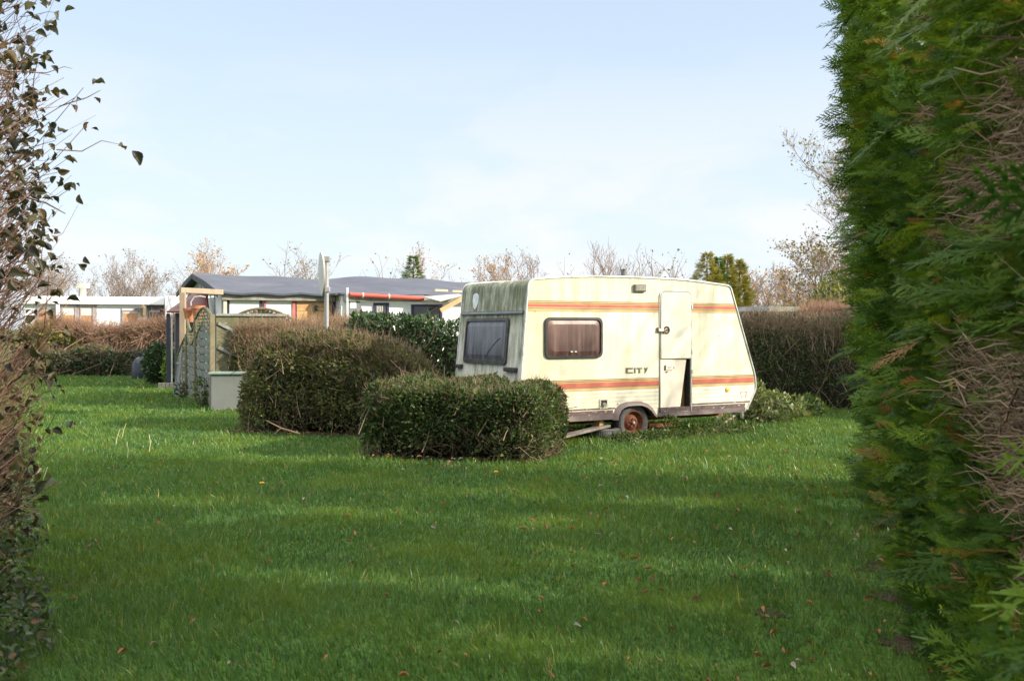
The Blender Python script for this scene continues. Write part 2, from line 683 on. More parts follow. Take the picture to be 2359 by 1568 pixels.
def so(ox, oy, off=0.):
    """photo point -> (s, z) on the caravan's long side, off metres proud of it"""
    dx, dy = ox / 1.27566, oy / 1.27566
    d = np.array([(dx - CX) / FP, 1., -(dy - HY) / FP])
    p0 = CP - V_ * off
    t = ((p0 - [0, 0, CAMZ]) @ V_) / (d @ V_)
    P = np.array([0, 0, CAMZ]) + d * t
    return float((P - CP) @ U), float(P[2])


def z1(x, y):
    return so(1300 + x * .42391, 750 + y * .42391)


def zc(x, y):
    return so(1800 + x / 5.361, 1040 + y / 5.361)


def fillet(pts, rad, seg=6):
    out, n = [], len(pts)
    for i, p in enumerate(pts):
        r = rad[i]
        p = np.array(p, float)
        if r <= 0:
            out.append(p)
            continue
        a, b = nrm(np.array(pts[i - 1]) - p), nrm(np.array(pts[(i + 1) % n]) - p)
        for k in range(seg + 1):
            t = k / seg
            out.append((1 - t) ** 2 * (p + a * r) + 2 * t * (1 - t) * p + t * t * (p + b * r))
    return out


def rrect(x0, z0, x1, z1_, r, seg=5):
    return fillet([(x0, z0), (x1, z0), (x1, z1_), (x0, z1_)], [r] * 4, seg)


def caravan_paint():
    m, nt, out = newmat('caravan_cream')
    co = objco(nt)
    st = objco(nt, (5, 5, .55))
    sepz = nd(nt, 'SeparateXYZ', {0: co})
    z, x = sepz.outputs[2], sepz.outputs[0]
    base = ramp(nt, noise(nt, co, 1.2, 4), [(.3, (.64, .60, .465)), (.7, (.72, .69, .585))])
    s1 = noise(nt, st, 1.6, 6, .65)
    top = mrange(nt, z, .8, 2.45, .22, .85)
    dm = nd(nt, 'Math', {0: mrange(nt, s1, .42, .72), 1: top}, operation='MULTIPLY').outputs[0]
    c = mix(nt, dm, base, (.34, .33, .17))
    left = mrange(nt, x, -.1, -1.95, .05, .8)
    s2 = noise(nt, objco(nt, (3, 3, .8)), 1.1, 5, .7)
    lm = nd(nt, 'Math', {0: mrange(nt, s2, .35, .7), 1: left}, operation='MULTIPLY').outputs[0]
    c = mix(nt, lm, c, (.46, .41, .22))
    sp = noise(nt, co, 38, 2, .5)
    c = mix(nt, mrange(nt, sp, .73, .78, 0, .5), c, (.2, .16, .08))
    b = nd(nt, 'BsdfPrincipled', {'Base Color': c, 'Roughness': .42, 'Specular IOR Level': .35})
    # shallow horizontal ribs pressed into the lower sheet
    wv = nd(nt, 'TexWave', {'Vector': co, 'Scale': 5.2, 'Distortion': 0.}, wave_type='BANDS', bands_direction='Z')
    low = nd(nt, 'Math', {0: wv.outputs[0], 1: mrange(nt, z, .72, .70)}, operation='MULTIPLY').outputs[0]
    dent = noise(nt, objco(nt, (1, 1, .5)), 1.6, 2)
    hh = nd(nt, 'Math', {0: dent, 1: 4.0}, operation='MULTIPLY').outputs[0]
    hh = nd(nt, 'Math', {0: low, 1: hh}, operation='ADD').outputs[0]
    bp = nd(nt, 'Bump', {'Height': hh, 'Strength': .16, 'Distance': .012})
    nt.links.new(bp.outputs[0], b.inputs['Normal'])
    nt.links.new(b.outputs[0], out.inputs[0])
    return m


def caravan_algae():
    m, nt, out = newmat('caravan_algae')
    st = objco(nt, (9, 9, .9))
    co = objco(nt)
    z = nd(nt, 'SeparateXYZ', {0: co}).outputs[2]
    s1 = noise(nt, st, 1.5, 7, .7)
    s2 = noise(nt, objco(nt, (2.2, 2.2, 1.2)), 1.6, 5, .65)
    amt = mrange(nt, z, .7, 2.2, -.13, .13)
    k = nd(nt, 'Math', {0: s1, 1: amt}, operation='ADD').outputs[0]
    k = nd(nt, 'Math', {0: k, 1: mrange(nt, s2, .3, .7, -.13, .13)}, operation='ADD').outputs[0]
    c = ramp(nt, k, [(.34, (.58, .57, .50)), (.50, (.38, .38, .31)), (.63, (.20, .21, .14)), (.8, (.10, .11, .075))])
    c = mix(nt, mrange(nt, noise(nt, co, 55, 3), .6, .75, 0, .4), c, (.38, .38, .3))
    b = nd(nt, 'BsdfPrincipled', {'Base Color': c, 'Roughness': .75, 'Specular IOR Level': .2})
    bp = nd(nt, 'Bump', {'Height': s1, 'Strength': .25, 'Distance': .01})
    nt.links.new(bp.outputs[0], b.inputs['Normal'])
    nt.links.new(b.outputs[0], out.inputs[0])
    return m


def peeled(name, col, under, thr=(.55, .6), rough=.55):
    m, nt, out = newmat(name)
    n = noise(nt, objco(nt, (1, 1, 3)), 14, 6, .7)
    n2 = noise(nt, objco(nt), 3, 4)
    c = ramp(nt, n2, [(.3, [x * .8 for x in col]), (.7, [min(1, x * 1.15) for x in col])])
    c = mix(nt, mrange(nt, n, thr[0], thr[1]), c, under)
    b = nd(nt, 'BsdfPrincipled', {'Base Color': c, 'Roughness': rough})
    nt.links.new(b.outputs[0], out.inputs[0])
    return m


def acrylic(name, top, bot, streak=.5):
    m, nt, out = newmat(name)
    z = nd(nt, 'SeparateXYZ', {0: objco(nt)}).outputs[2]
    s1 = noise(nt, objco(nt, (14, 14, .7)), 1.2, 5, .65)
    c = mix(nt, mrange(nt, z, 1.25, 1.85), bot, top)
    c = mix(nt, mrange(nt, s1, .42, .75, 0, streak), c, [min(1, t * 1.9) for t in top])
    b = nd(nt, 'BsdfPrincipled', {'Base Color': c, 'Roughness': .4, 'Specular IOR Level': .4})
    bp = nd(nt, 'Bump', {'Height': noise(nt, objco(nt), 3, 2), 'Strength': .25, 'Distance': .02})
    nt.links.new(bp.outputs[0], b.inputs['Normal'])
    nt.links.new(b.outputs[0], out.inputs[0])
    return m


def build_caravan():
    root = thing('caravan', 'abandoned cream touring caravan with red and tan stripes, mossy rear and CITY lettering', 'caravan', CP, ANG)
    W = 1.95
    cream, algae = caravan_paint(), caravan_algae()
    alu = M('aluminium_trim', (.55, .55, .53), .4, .15, 9, .6, dirt=(.18, .18, .13))
    rubber = M('black_rubber', (.03, .029, .03), .6, .3)
    dark = M('dark_interior', (.03, .024, .018), .9)
    zb = .31
    xl = lambda z: -1.877 + (z - 2.238) * ((-1.877 + 1.992) / (2.238 - 1.009))
    TL = (-1.868, 2.335)
    pts = [(xl(zb), zb), (-.335, zb), (-.30, .44), (-.17, .505), (.10, .505), (.26, .46), (.40, zb), (2.26, zb), (2.467, .66), (2.455, .873), (1.915, 2.325), (1.04, 2.397), (.055, 2.416), (-.87, 2.407), (-1.324, 2.382), TL]
    rad = [.0, 0, .06, .08, .08, .06, 0, .03, .06, .12, .07, .3, .3, .3, .2, .12]
    prof = fillet(pts, rad)
    L0 = [(x, 0., z) for x, z in prof]
    L1 = [(x, W, z) for x, z in prof]
    dx0, dx1, dz0, dz1 = .495, 1.085, .375, 1.172
    hole = [(dx0, 0, dz0), (dx1, 0, dz0), (dx1, 0, dz1), (dx0, 0, dz1)]
    b = MB()
    b.poly(L0, 0, [hole])
    b.poly(L1, 0)
    n = len(prof)
    for i in range(n):
        j = (i + 1) % n
        xm, zm = (prof[i] + prof[j]) / 2
        rear = xm < -1.25 and zm > zb + .01
        mi = 1 if (rear or zm > 2.36) else (2 if zm <= zb + .21 and -.36 < xm < .42 else 0)
        b.add([L0[i], L0[j], L1[j], L1[i]], [(0, 1, 2, 3)], mi)
    # the doorway recess
    d = .62
    b.add([(dx0, 0, dz0), (dx1, 0, dz0), (dx1, 0, dz1), (dx0, 0, dz1), (dx0, d, dz0), (dx1, d, dz0), (dx1, d, dz1), (dx0, d, dz1)], [(0, 1, 5, 4), (1, 2, 6, 5), (2, 3, 7, 6), (3, 0, 4, 7), (4, 5, 6, 7)], 2)
    b.build('body', [cream, algae, dark], root)
    # edge mouldings on both long sides
    t = MB()
    keep = [i for i, p in enumerate(prof) if not (p[1] < .56 and -.4 < p[0] < .5)]
    # open run from the rear lower corner over the roof to the front lower corner
    s0 = [i for i in range(n) if prof[i][0] > 2.2 and prof[i][1] < .35][-1]
    run = [prof[i % n] for i in range(s0, n + 1)]
    for y in (-.004, W + .004):
        t.tube([(x, y, z) for x, z in run], .016, 6)
    t.build('edge_moulding', alu, root, smooth=True)
    # skirt rails along the bottom
    brown = peeled('skirt_brown', (.085, .05, .052), (.62, .55, .46), (.58, .64))
    greyb = M('skirt_rail', (.105, .08, .076), .55, .3, 5, dirt=(.24, .20, .18))
    for x0, x1 in ((xl(zb) + .02, -.40), (.445, 2.235)):
        sk = MB()
        sk.box((x0, -.012, zb - .012), (x1, -.001, zb + .062))
        sk.build('skirt_rail', greyb, root)
        sk = MB()
        sk.box((x0, -.006, .3735), (min(x1, 2.31), -.001, .436))
        sk.build('skirt_band', brown, root)
    for x0, x1 in ((xl(zb) + .03, -.36), (1.12, 2.34)):
        sk = MB()
        sk.box((x0, -.006, .452), (x1, -.001, .474))
        sk.build('skirt_line', brown, root)
    # stripes: tan, dark line, red, dark line, tan (skipping the door)
    tan = M('stripe_tan', (.50, .34, .15), .5, .15, 4)
    red = M('stripe_red', (.42, .10, .07), .45, .15, 4, dirt=(.55, .2, .13))
    ln = M('stripe_brown', (.16, .085, .04), .5)
    for (zt, zm1, zm2, zbm, rz0, rz1) in ((2.040, 2.008, 1.925, 1.890, 1.950, 1.990), (.898, .868, .772, .733, .784, .848)):
        for side in (0, 1):
            s = MB()
            y0, y1 = -.004, -.0008

            def band(za, zb_, mi, yy=0.):
                if side == 0:
                    x0a, x1a = xl((za + zb_) / 2) + .018, .462
                else:
                    zz = (za + zb_) / 2
                    x0a, x1a = 1.112, (1.915 + (2.325 - zz) * .372 if zz > .9 else 2.447) - .02
                s.box((x0a, y0 - yy, min(za, zb_)), (x1a, y1, max(za, zb_)), mi)
            band(zt - .008, zm1 + .006, 0)
            band(zm1 - .003, zm1 + .005, 2, .001)
            band(zt - .007, zt, 2, .001)
            band(rz0, rz1, 1, .001)
            band(rz1 + .001, zm1 - .004, 0)
            band(zm2 + .012, rz0 - .001, 0)
            band(zm2, zm2 + .007, 2, .001)
            band(zbm, zm2 - .001, 0)
            s.build('stripe', [tan, red, ln], root)
    # side window
    x0, z0 = z1(705, 705)
    x1, z1b = z1(1103, 428)
    z0, z1b = 1.215, 1.805
    wf = MB()
    lo = rrect(x0, z0, x1, z1b, .10)
    li = rrect(x0 + .035, z0 + .035, x1 - .035, z1b - .035, .085)
    P3 = lambda l, y: [(x, y, z) for x, z in l]
    wf.loft(P3(lo, 0), P3(lo, -.03))
    wf.loft(P3(lo, -.03), P3(li, -.034))
    wf.loft(P3(li, -.034), P3(li, -.006))
    fr = wf.build('side_window', rubber, root, smooth=True)
    pn = MB()
    lc = rrect(x0 + .10, z0 + .10, x1 - .10, z1b - .10, .07)
    pn.loft(P3(li, -.012), P3(lc, -.028))
    pn.poly(P3(lc, -.028))
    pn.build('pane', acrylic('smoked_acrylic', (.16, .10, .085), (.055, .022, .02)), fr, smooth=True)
    for e in (.43, .50):
        hl = MB()
        hl.box((x0 + e, -.036, z0 + .083), (x0 + e + .04, -.026, z0 + .103))
        hl.build('catch', alu, fr)
    # the mossy rear wall: rail, big window, white shield, steadies
    slope = (-1.877 + 1.992) / (2.238 - 1.009)
    RX = lambda y, z, o: (xl(z) - o, y, z)
    rl = MB()
    za = 1.865
    rl.tube([RX(.06, za, .02), RX(W - .03, za, .02)], .017, 6)
    rl.box((xl(za) - .015, .05, za + .012), (xl(za) + .02, W - .03, za + .035))
    rl.build('rear_rail', M('grey_rail', (.16, .17, .18), .5), root)
    y0, y1_, q0, q1 = .42, 1.72, 1.12, 1.80
    wl = rrect(y0, q0, y1_, q1, .07)
    wi = rrect(y0 + .05, q0 + .055, y1_ - .04, q1 - .045, .07)
    wc = rrect(y0 + .13, q0 + .13, y1_ - .12, q1 - .12, .06)
    R3 = lambda l, o: [RX(y, z, o) for y, z in l]
    wr = MB()
    wr.loft(R3(wl, 0), R3(wl, .03))
    wr.loft(R3(wl, .03), R3(wi, .036))
    wr.loft(R3(wi, .036), R3(wi, .008))
    rf = wr.build('rear_window', M('rear_seal', (.055, .05, .05), .6, .4, 9, dirt=(.12, .12, .09)), root, smooth=True)
    rp = MB()
    rp.loft(R3(wi, .012), R3(wc, .03))
    rp.poly(R3(wc, .03))
    rp.build('pane', acrylic('grey_acrylic', (.13, .135, .155), (.05, .052, .06), .65), rf, smooth=True)
    ck = MB()
    ck.tube([RX(1.02, 1.19, .033), RX(.97, 1.27, .034), RX(.80, 1.40, .034), RX(.66, 1.49, .034), RX(.60, 1.50, .034)], .0035, 4)
    ck.tube([RX(.97, 1.27, .034), RX(.95, 1.2, .033)], .0035, 4)
    ck.build('crack', M('crack_dark', (.02, .02, .02), .6), rf)
    sh = MB()
    shp = [(1.50, 2.19), (1.60, 2.165), (1.60, 2.05), (1.575, 1.98), (1.515, 1.925), (1.455, 1.98), (1.425, 2.05), (1.42, 2.15)]
    sh.prism(R3(fillet(shp, [.03] * 8, 3), .004), (.003, 0, 0))
    sh.build('shield_sticker', M('pale_sticker', (.62, .66, .72), .6, .15, 12, dirt=(.45, .47, .45)), root)
    for ya, yb in ((.10, .42), (1.75, 1.92)):
        gb = MB()
        gb.box((xl(1.06) - .06, ya, 1.03), (xl(1.06) + .01, yb, 1.09))
        gb.build('grab_handle', M('handle_plastic', (.05, .045, .045), .6, .3), root, bev=.012)
    # door: frame, upper leaf closed, lower leaf hanging skewed, furniture
    df = MB()
    top = fillet([(.478, .36), (1.100, .36), (1.100, 2.22), (.478, 2.22)], [.0, .0, .10, .10])
    df.tube([(x, -.008, z) for x, z in top], .013, 6, closed=True)
    dfo = df.build('door_frame', alu, root, smooth=True)
    ud = MB()
    up = fillet([(.497, 1.185), (1.082, 1.185), (1.082, 2.203), (.497, 2.203)], [.012, .012, .085, .085])
    ud.prism([(x, -.024, z) for x, z in up], (0, .0225, 0))
    cream2 = M('door_cream', (.67, .64, .54), .42, .08, 2, streak=.4, dirt=(.58, .53, .36), dirt_amt=(.5, .8))
    u = ud.build('upper_door', cream2, root, bev=.006)
    pu = MB()
    kx, kz = z1(1545, 518)
    pu.lathe([(.0, .012), (.045, .012), (.058, .022), (.062, .03), (.05, .036), (.03, .024), (.016, .02), (.016, .045), (.0, .047)], (kx, -.0, kz), (0, -1, 0), 24)
    pu.build('door_knob', M('dark_knob', (.06, .045, .04), .3), u, smooth=True)
    la = MB()
    la.box((.43, -.05, 1.595), (.535, -.012, 1.632), 0)
    la.box((.42, -.03, 1.60), (.445, -.002, 1.66), 1)
    la.box((.525, -.055, 1.57), (.572, -.026, 1.622), 1)
    la.build('latch', [alu, M('rusty_latch', (.22, .09, .045), .8)], u, bev=.006)
    ld = MB()
    # lower leaf swung inwards: hinged on the left, its right edge leans away from the frame
    A_, B_, C_, D_ = (.497, -.004, .385), (.905, .03, .385), (1.025, .02, 1.168), (.497, -.004, 1.168)
    ld.prism([A_, B_, C_, D_], (0, .028, 0))
    lo_ = ld.build('lower_door', M('door_inner_cream', (.66, .60, .50), .5, .1, 2, streak=.5, dirt=(.5, .42, .3), dirt_amt=(.55, .85)), root, bev=.005)
    pl = MB()
    px0, pz0 = zc(830, 250)
    px1, pz1 = zc(945, 165)
    px0 += .0
    pl.box((px0, -.016, pz0), (px1, .002, pz1), 0)
    pl.box((px0 - .018, -.02, pz0 - .004), (px0 - .004, .002, pz1 - .01), 1)
    pl.box((px1 + .002, -.02, pz0 + .01), (px1 + .012, .002, pz0 + .05), 1)
    for k in range(6):
        xx = px0 + .025 + k * .014
        pl.box((xx, -.0185, pz0 + .022), (xx + .006, -.0155, pz0 + .055 + .008 * (k % 2)), 2)
    pl.box((px0 + .006, -.02, pz0 - .035), (px0 + .04, .002, pz0 - .022), 1)
    pl.build('door_plate', [cream2, M('plate_brown', (.16, .08, .045), .7), M('plate_faint', (.45, .42, .36), .6)], lo_)
    inn = MB()
    inn.box((1.0, .12, .38), (1.07, .16, 1.165))
    inn.build('inner_panel', M('brown_ply', (.20, .095, .04), .6, .3, 8), root)
    for hz in (1.98, 1.28, .98):
        h = MB()
        h.box((1.093, -.028, hz - .04), (1.125, -.002, hz + .04))
        h.build('hinge', alu, root, bev=.006)
    # awning lamp, vent, marker lights, letters
    lx0, lz0 = z1(1320, 253)
    lx1, lz1 = z1(1402, 203)
    am = MB()
    am.box((lx0, -.045, lz0), (lx1, -.001, lz1), 0)
    al = am.build('awning_lamp', M('lamp_housing', (.16, .15, .11), .6, .3, 12), root, bev=.012)
    ll = MB()
    ll.box((lx0 + .02, -.053, lz0 + .02), (lx1 - .02, -.0455, lz1 - .02), 0)
    ll.build('lens', M('cloudy_lens', (.24, .23, .2), .35, .3, 15), al)
    vx0, vz0 = z1(1086, 1063)
    vx1, vz1 = z1(1142, 996)
    vt = MB()
    vt.box((vx0, -.012, vz0), (vx1, -.001, vz1), 0)
    vt.tube([((vx0 + vx1) / 2, -.012, (vz0 + vz1) / 2 - .005), ((vx0 + vx1) / 2, -.05, (vz0 + vz1) / 2 - .012)], .03, 12, 1)
    vt.box((vx0 + .025, -.015, vz0 + .045), (vx1 - .015, -.0125, vz1 - .012), 2)
    vt.build('flue_outlet', [M('vent_plate', (.50, .47, .36), .6, .2), alu, dark], root)
    ax_, az_ = zc(1797, 558)
    ml = MB()
    ml.lathe([(0, .022), (.02, .02), (.036, .010), (.038, 0)], (ax_, -.001, az_), (0, -1, 0), 20)
    ml.build('marker_lamp', M('amber_lens', (.85, .40, .02), .3, .1), root, smooth=True)
    ml = MB()
    bx, bz = z1(772, 962)
    ml.lathe([(0, .022), (.02, .02), (.036, .010), (.038, 0)], (bx, -.001, bz), (0, -1, 0), 20)
    ml.build('marker_lamp', M('amber_lens', (.85, .40, .02), .3, .1), root, smooth=True)
    ct = MB()

    def lett(mb, poly, f, th=.007):
        lp = [f(*p) for p in poly]
        mb.prism([(x, -th, z) for x, z in lp], (0, th - .0008, 0))
    lett(ct, [(203, 217), (318, 215), (318, 236), (234, 238), (234, 284), (316, 283), (316, 301), (203, 303)], zc)
    lett(ct, [(335, 215), (358, 214), (358, 299), (335, 300)], zc)
    lett(ct, [(374, 214), (462, 213), (462, 234), (430, 235), (430, 298), (404, 298), (404, 236), (374, 236)], zc)
    lett(ct, [(490, 216), (510, 216), (520, 246), (530, 213), (548, 212), (514, 296), (492, 297), (508, 262)], zc)
    ct.build('lettering', M('badge_green_grey', (.11, .105, .06), .4, .3, 12), root)
    nb = MB()
    rd = M('faded_red_paint', (.48, .05, .045), .6, .3, 20)
    lett(nb, [(2012, 604), (2020, 596), (2040, 595), (2040, 601), (2022, 603), (2019, 640), (2013, 640)], zc, .003)
    lett(nb, [(2018, 655), (2024, 672), (2048, 676), (2048, 682), (2022, 680), (2013, 660)], zc, .003)
    lett(nb, [(2076, 597), (2108, 591), (2108, 600), (2094, 683), (2086, 683), (2098, 603), (2076, 605)], zc, .003)
    nb.build('number_marking', rd, root)
    for k, (a, c) in enumerate(((1545, 790), (1910, 561), (1360, 1017), (1214, 1030), (640, 388))):
        qx, qz = z1(a, c)
        fx = MB()
        fx.lathe([(0, .006), (.008, .005), (.01, 0)], (qx, -.001, qz), (0, -1, 0), 8)
        fx.build('screw_head', M('dark_screw', (.09, .08, .07), .6), root)
    # wheel arch trim
    outer = [(-.42, .285), (-.405, .36), (-.355, .455), (-.27, .515), (-.17, .545), (0, .55), (.12, .545), (.25, .505), (.34, .44), (.40, .36), (.445, .30)]
    inner = [(-.335, .285), (-.32, .35), (-.28, .43), (-.22, .465), (-.14, .487), (0, .49), (.10, .487), (.2, .455), (.28, .40), (.34, .33), (.375, .30)]
    ar = MB()
    mid = [((a[0] * .55 + b_[0] * .45), (a[1] * .55 + b_[1] * .45)) for a, b_ in zip(outer, inner)]
    rows = [[(x, -.002, z) for x, z in outer], [(x, -.04, z) for x, z in mid], [(x, -.055, z) for x, z in inner], [(x, .05, z) for x, z in inner]]
    k = len(outer)
    ar.add([p for r in rows for p in r], [(i * k + j, i * k + j + 1, (i + 1) * k + j + 1, (i + 1) * k + j) for i in range(3) for j in range(k - 1)])
    ar.build('wheel_arch', M('arch_mauve', (.15, .11, .105), .5, .2, 6), root, smooth=True)
    # wheel with rusty steel rim, sunk and soft
    wh = thing('wheel', None, None)
    wh.parent = root
    wh.location = (.015, .05, .225)
    ty = MB()
    ty.lathe([(.175, .005), (.185, -.012), (.215, -.026), (.25, -.026), (.272, -.012), (.284, .012), (.284, .13), (.272, .16), (.215, .17), (.175, .15)], (0, 0, 0), (0, 1, 0), 48)
    for k in range(60):
        t_ = 2 * math.pi * k / 60
        for yy in (.02, .055, .09):
            c_, s_ = math.cos(t_), math.sin(t_)
            e = .285
            ty.box((e * c_ - .006, yy, e * s_ - .006), (e * c_ + .006, yy + .025, e * s_ + .006))
    ty.build('tyre', M('old_tyre', (.075, .072, .072), .8, .3, 9, dirt=(.17, .16, .15)), wh)
    rm = MB()
    rm.lathe([(.176, .002), (.18, -.008), (.172, -.014), (.166, .0), (.158, .03), (.15, .055), (.125, .06), (.112, .045), (.09, .02), (.065, .01), (.05, .02), (.038, .02), (.036, -.005), (.03, -.012), (0, -.014)], (0, 0, 0), (0, 1, 0), 48)
    rust = M('rust', (.20, .075, .035), .85, .4, 14, dirt=(.10, .045, .03), bump=.4)
    rmo = rm.build('rim', rust, wh, smooth=True)
    nt_ = MB()
    for k in range(5):
        a_ = 2 * math.pi * k / 5 + .3
        nt_.lathe([(0, -.012), (.011, -.012), (.012, .015)], (.057 * math.cos(a_), 0.004, .057 * math.sin(a_)), (0, 1, 0), 6)
    nt_.lathe([(0, -.03), (.018, -.028), (.024, -.014)], (0, 0, 0), (0, 1, 0), 14, 1)
    nt_.build('wheel_nut', [rust, M('hub_cap_grey', (.5, .47, .45), .35, .2, metal=.6)], rmo, smooth=True)
    # under the floor
    ch = MB()
    ch.box((-1.6, .5, .20), (2.2, .58, .30))
    ch.box((-1.6, 1.4, .20), (2.2, 1.48, .30))
    ch.box((.40, .16, .12), (1.02, .22, .19))
    ch.beam((0, .2, .23), (0, 1.75, .23), .07, .07)
    ch.build('chassis', rust, root)
    st = MB()
    st.tube([(2.16, .12, .30), (2.02, .08, .21), (1.78, .05, .08)], .03, 8)
    st.box((1.68, .0, .0), (1.84, .12, .05))
    st.build('corner_steady', M('galvanised', (.34, .33, .31), .55, .25, 10, dirt=(.2, .13, .08)), root)
    hb = MB()
    hb.tube([(2.35, .8, .30), (2.9, .98, .36), (3.2, 1.0, .42)], .035, 8)
    hb.tube([(2.35, 1.2, .30), (2.9, 1.04, .36), (3.2, 1.0, .42)], .035, 8)
    hb.tube([(2.85, .72, .12), (2.85, .72, .66)], .028, 8)
    hb.tube([(2.85, .72, .66), (2.68, .70, .60)], .022, 8)
    hb.tube([(2.85, .72, .66), (2.99, .74, .52)], .022, 8)
    hb.build('drawbar', MATS['galvanised'], root, smooth=True)
    rv = MB()
    rv.tube([(.55, 1.0, 2.40), (.55, 1.0, 2.58)], .045, 12)
    rv.tube([(.55, 1.0, 2.59), (.55, 1.0, 2.60)], .062, 12)
    rv.tube([(.55, 1.0, 2.57), (.55, 1.0, 2.60)], .02, 6)
    rv.build('roof_flue', M('flue_grey', (.14, .14, .13), .6), root, smooth=True)
    tl = MB()
    tl.box((xl(.62) - .03, .12, .52), (xl(.62) + .01, .36, .66))
    tl.build('tail_lamp', M('tail_red', (.30, .02, .02), .4), root, bev=.01)
    return root


build_caravan()


def cw(x, y, z=0.):
    return CP + U * x + V_ * y + np.array([0, 0, z])


# spare tyre and boards on the grass by the wheel
p = at(1386, 1003, 15.35)
t = thing('spare_tyre', 'worn black tyre lying flat in the grass beside the caravan wheel', 'tyre', (p[0], p[1], 0))
mb = MB()
mb.lathe([(.16, .03), (.19, .015), (.25, .02), (.275, .05), (.28, .09), (.275, .14), (.25, .17), (.19, .175), (.16, .16), (.15, .1), (.16, .03)], (0, 0, .0), (0.05, -.06, 1), 40)
for k in range(56):
    a = 2 * math.pi * k / 56
    mb.box((.28 * math.cos(a) - .006, .28 * math.sin(a) - .006, .05), (.28 * math.cos(a) + .006, .28 * math.sin(a) + .006, .14))
mb.build('tread', M('old_tyre', (.075, .072, .072)), t, smooth=True)
for nm_, lab, a, b, ww in (('weathered_board', 'long grey weathered board lying half under the caravan against the tyre', (-1.75, -.12, .05), (-.45, .08, .2), .16),
                           ('wooden_block', 'short tan wooden block propped under the caravan floor', (-.62, .12, .02), (-.55, .14, .28), .12)):
    mb = MB()
    mb.beam(cw(*a), cw(*b), ww, .035 if 'board' in nm_ else .1)
    o = mb.build(nm_, M('grey_board', (.20, .175, .15), .8, .3, 12, dirt=(.12, .1, .08)) if 'board' in nm_ else M('tan_block', (.42, .26, .13), .75, .2), bev=.006)
    tag(o, lab, 'board' if 'board' in nm_ else 'wooden block')

# ------------------------------------------------------------------ hedges
TWB = leafmat('twig_brown', [(0, (.09, .06, .04)), (.5, (.19, .13, .085)), (1, (.31, .22, .15))], transl=0, rough=.8)
TWL = leafmat('twig_tan', [(0, (.16, .10, .06)), (.5, (.27, .18, .11)), (1, (.38, .27, .17))], transl=0, rough=.8)
TWR = leafmat('twig_russet', [(0, (.18, .105, .07)), (.5, (.29, .175, .115)), (1, (.40, .26, .18))], transl=0, rough=.8)
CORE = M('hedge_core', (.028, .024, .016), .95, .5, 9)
PRIV = leafmat('privet_leaf', [(0, (.024, .046, .018)), (.5, (.045, .085, .026)), (.88, (.08, .125, .035)), (.97, (.16, .18, .05)), (1, (.24, .21, .08))], transl=.28, rough=.42, clump=(.065, .10, .028), cscale=1.6, spec=.18)
PRIVD = leafmat('laurel_leaf', [(0, (.014, .036, .014)), (.6, (.03, .072, .022)), (.95, (.06, .12, .03)), (1, (.2, .2, .05))], transl=.2, rough=.3, spec=.5)
BRLF = leafmat('bramble_leaf', [(0, (.03, .06, .015)), (.5, (.08, .13, .025)), (.8, (.22, .26, .04)), (1, (.42, .38, .08))], transl=.4, rough=.5)


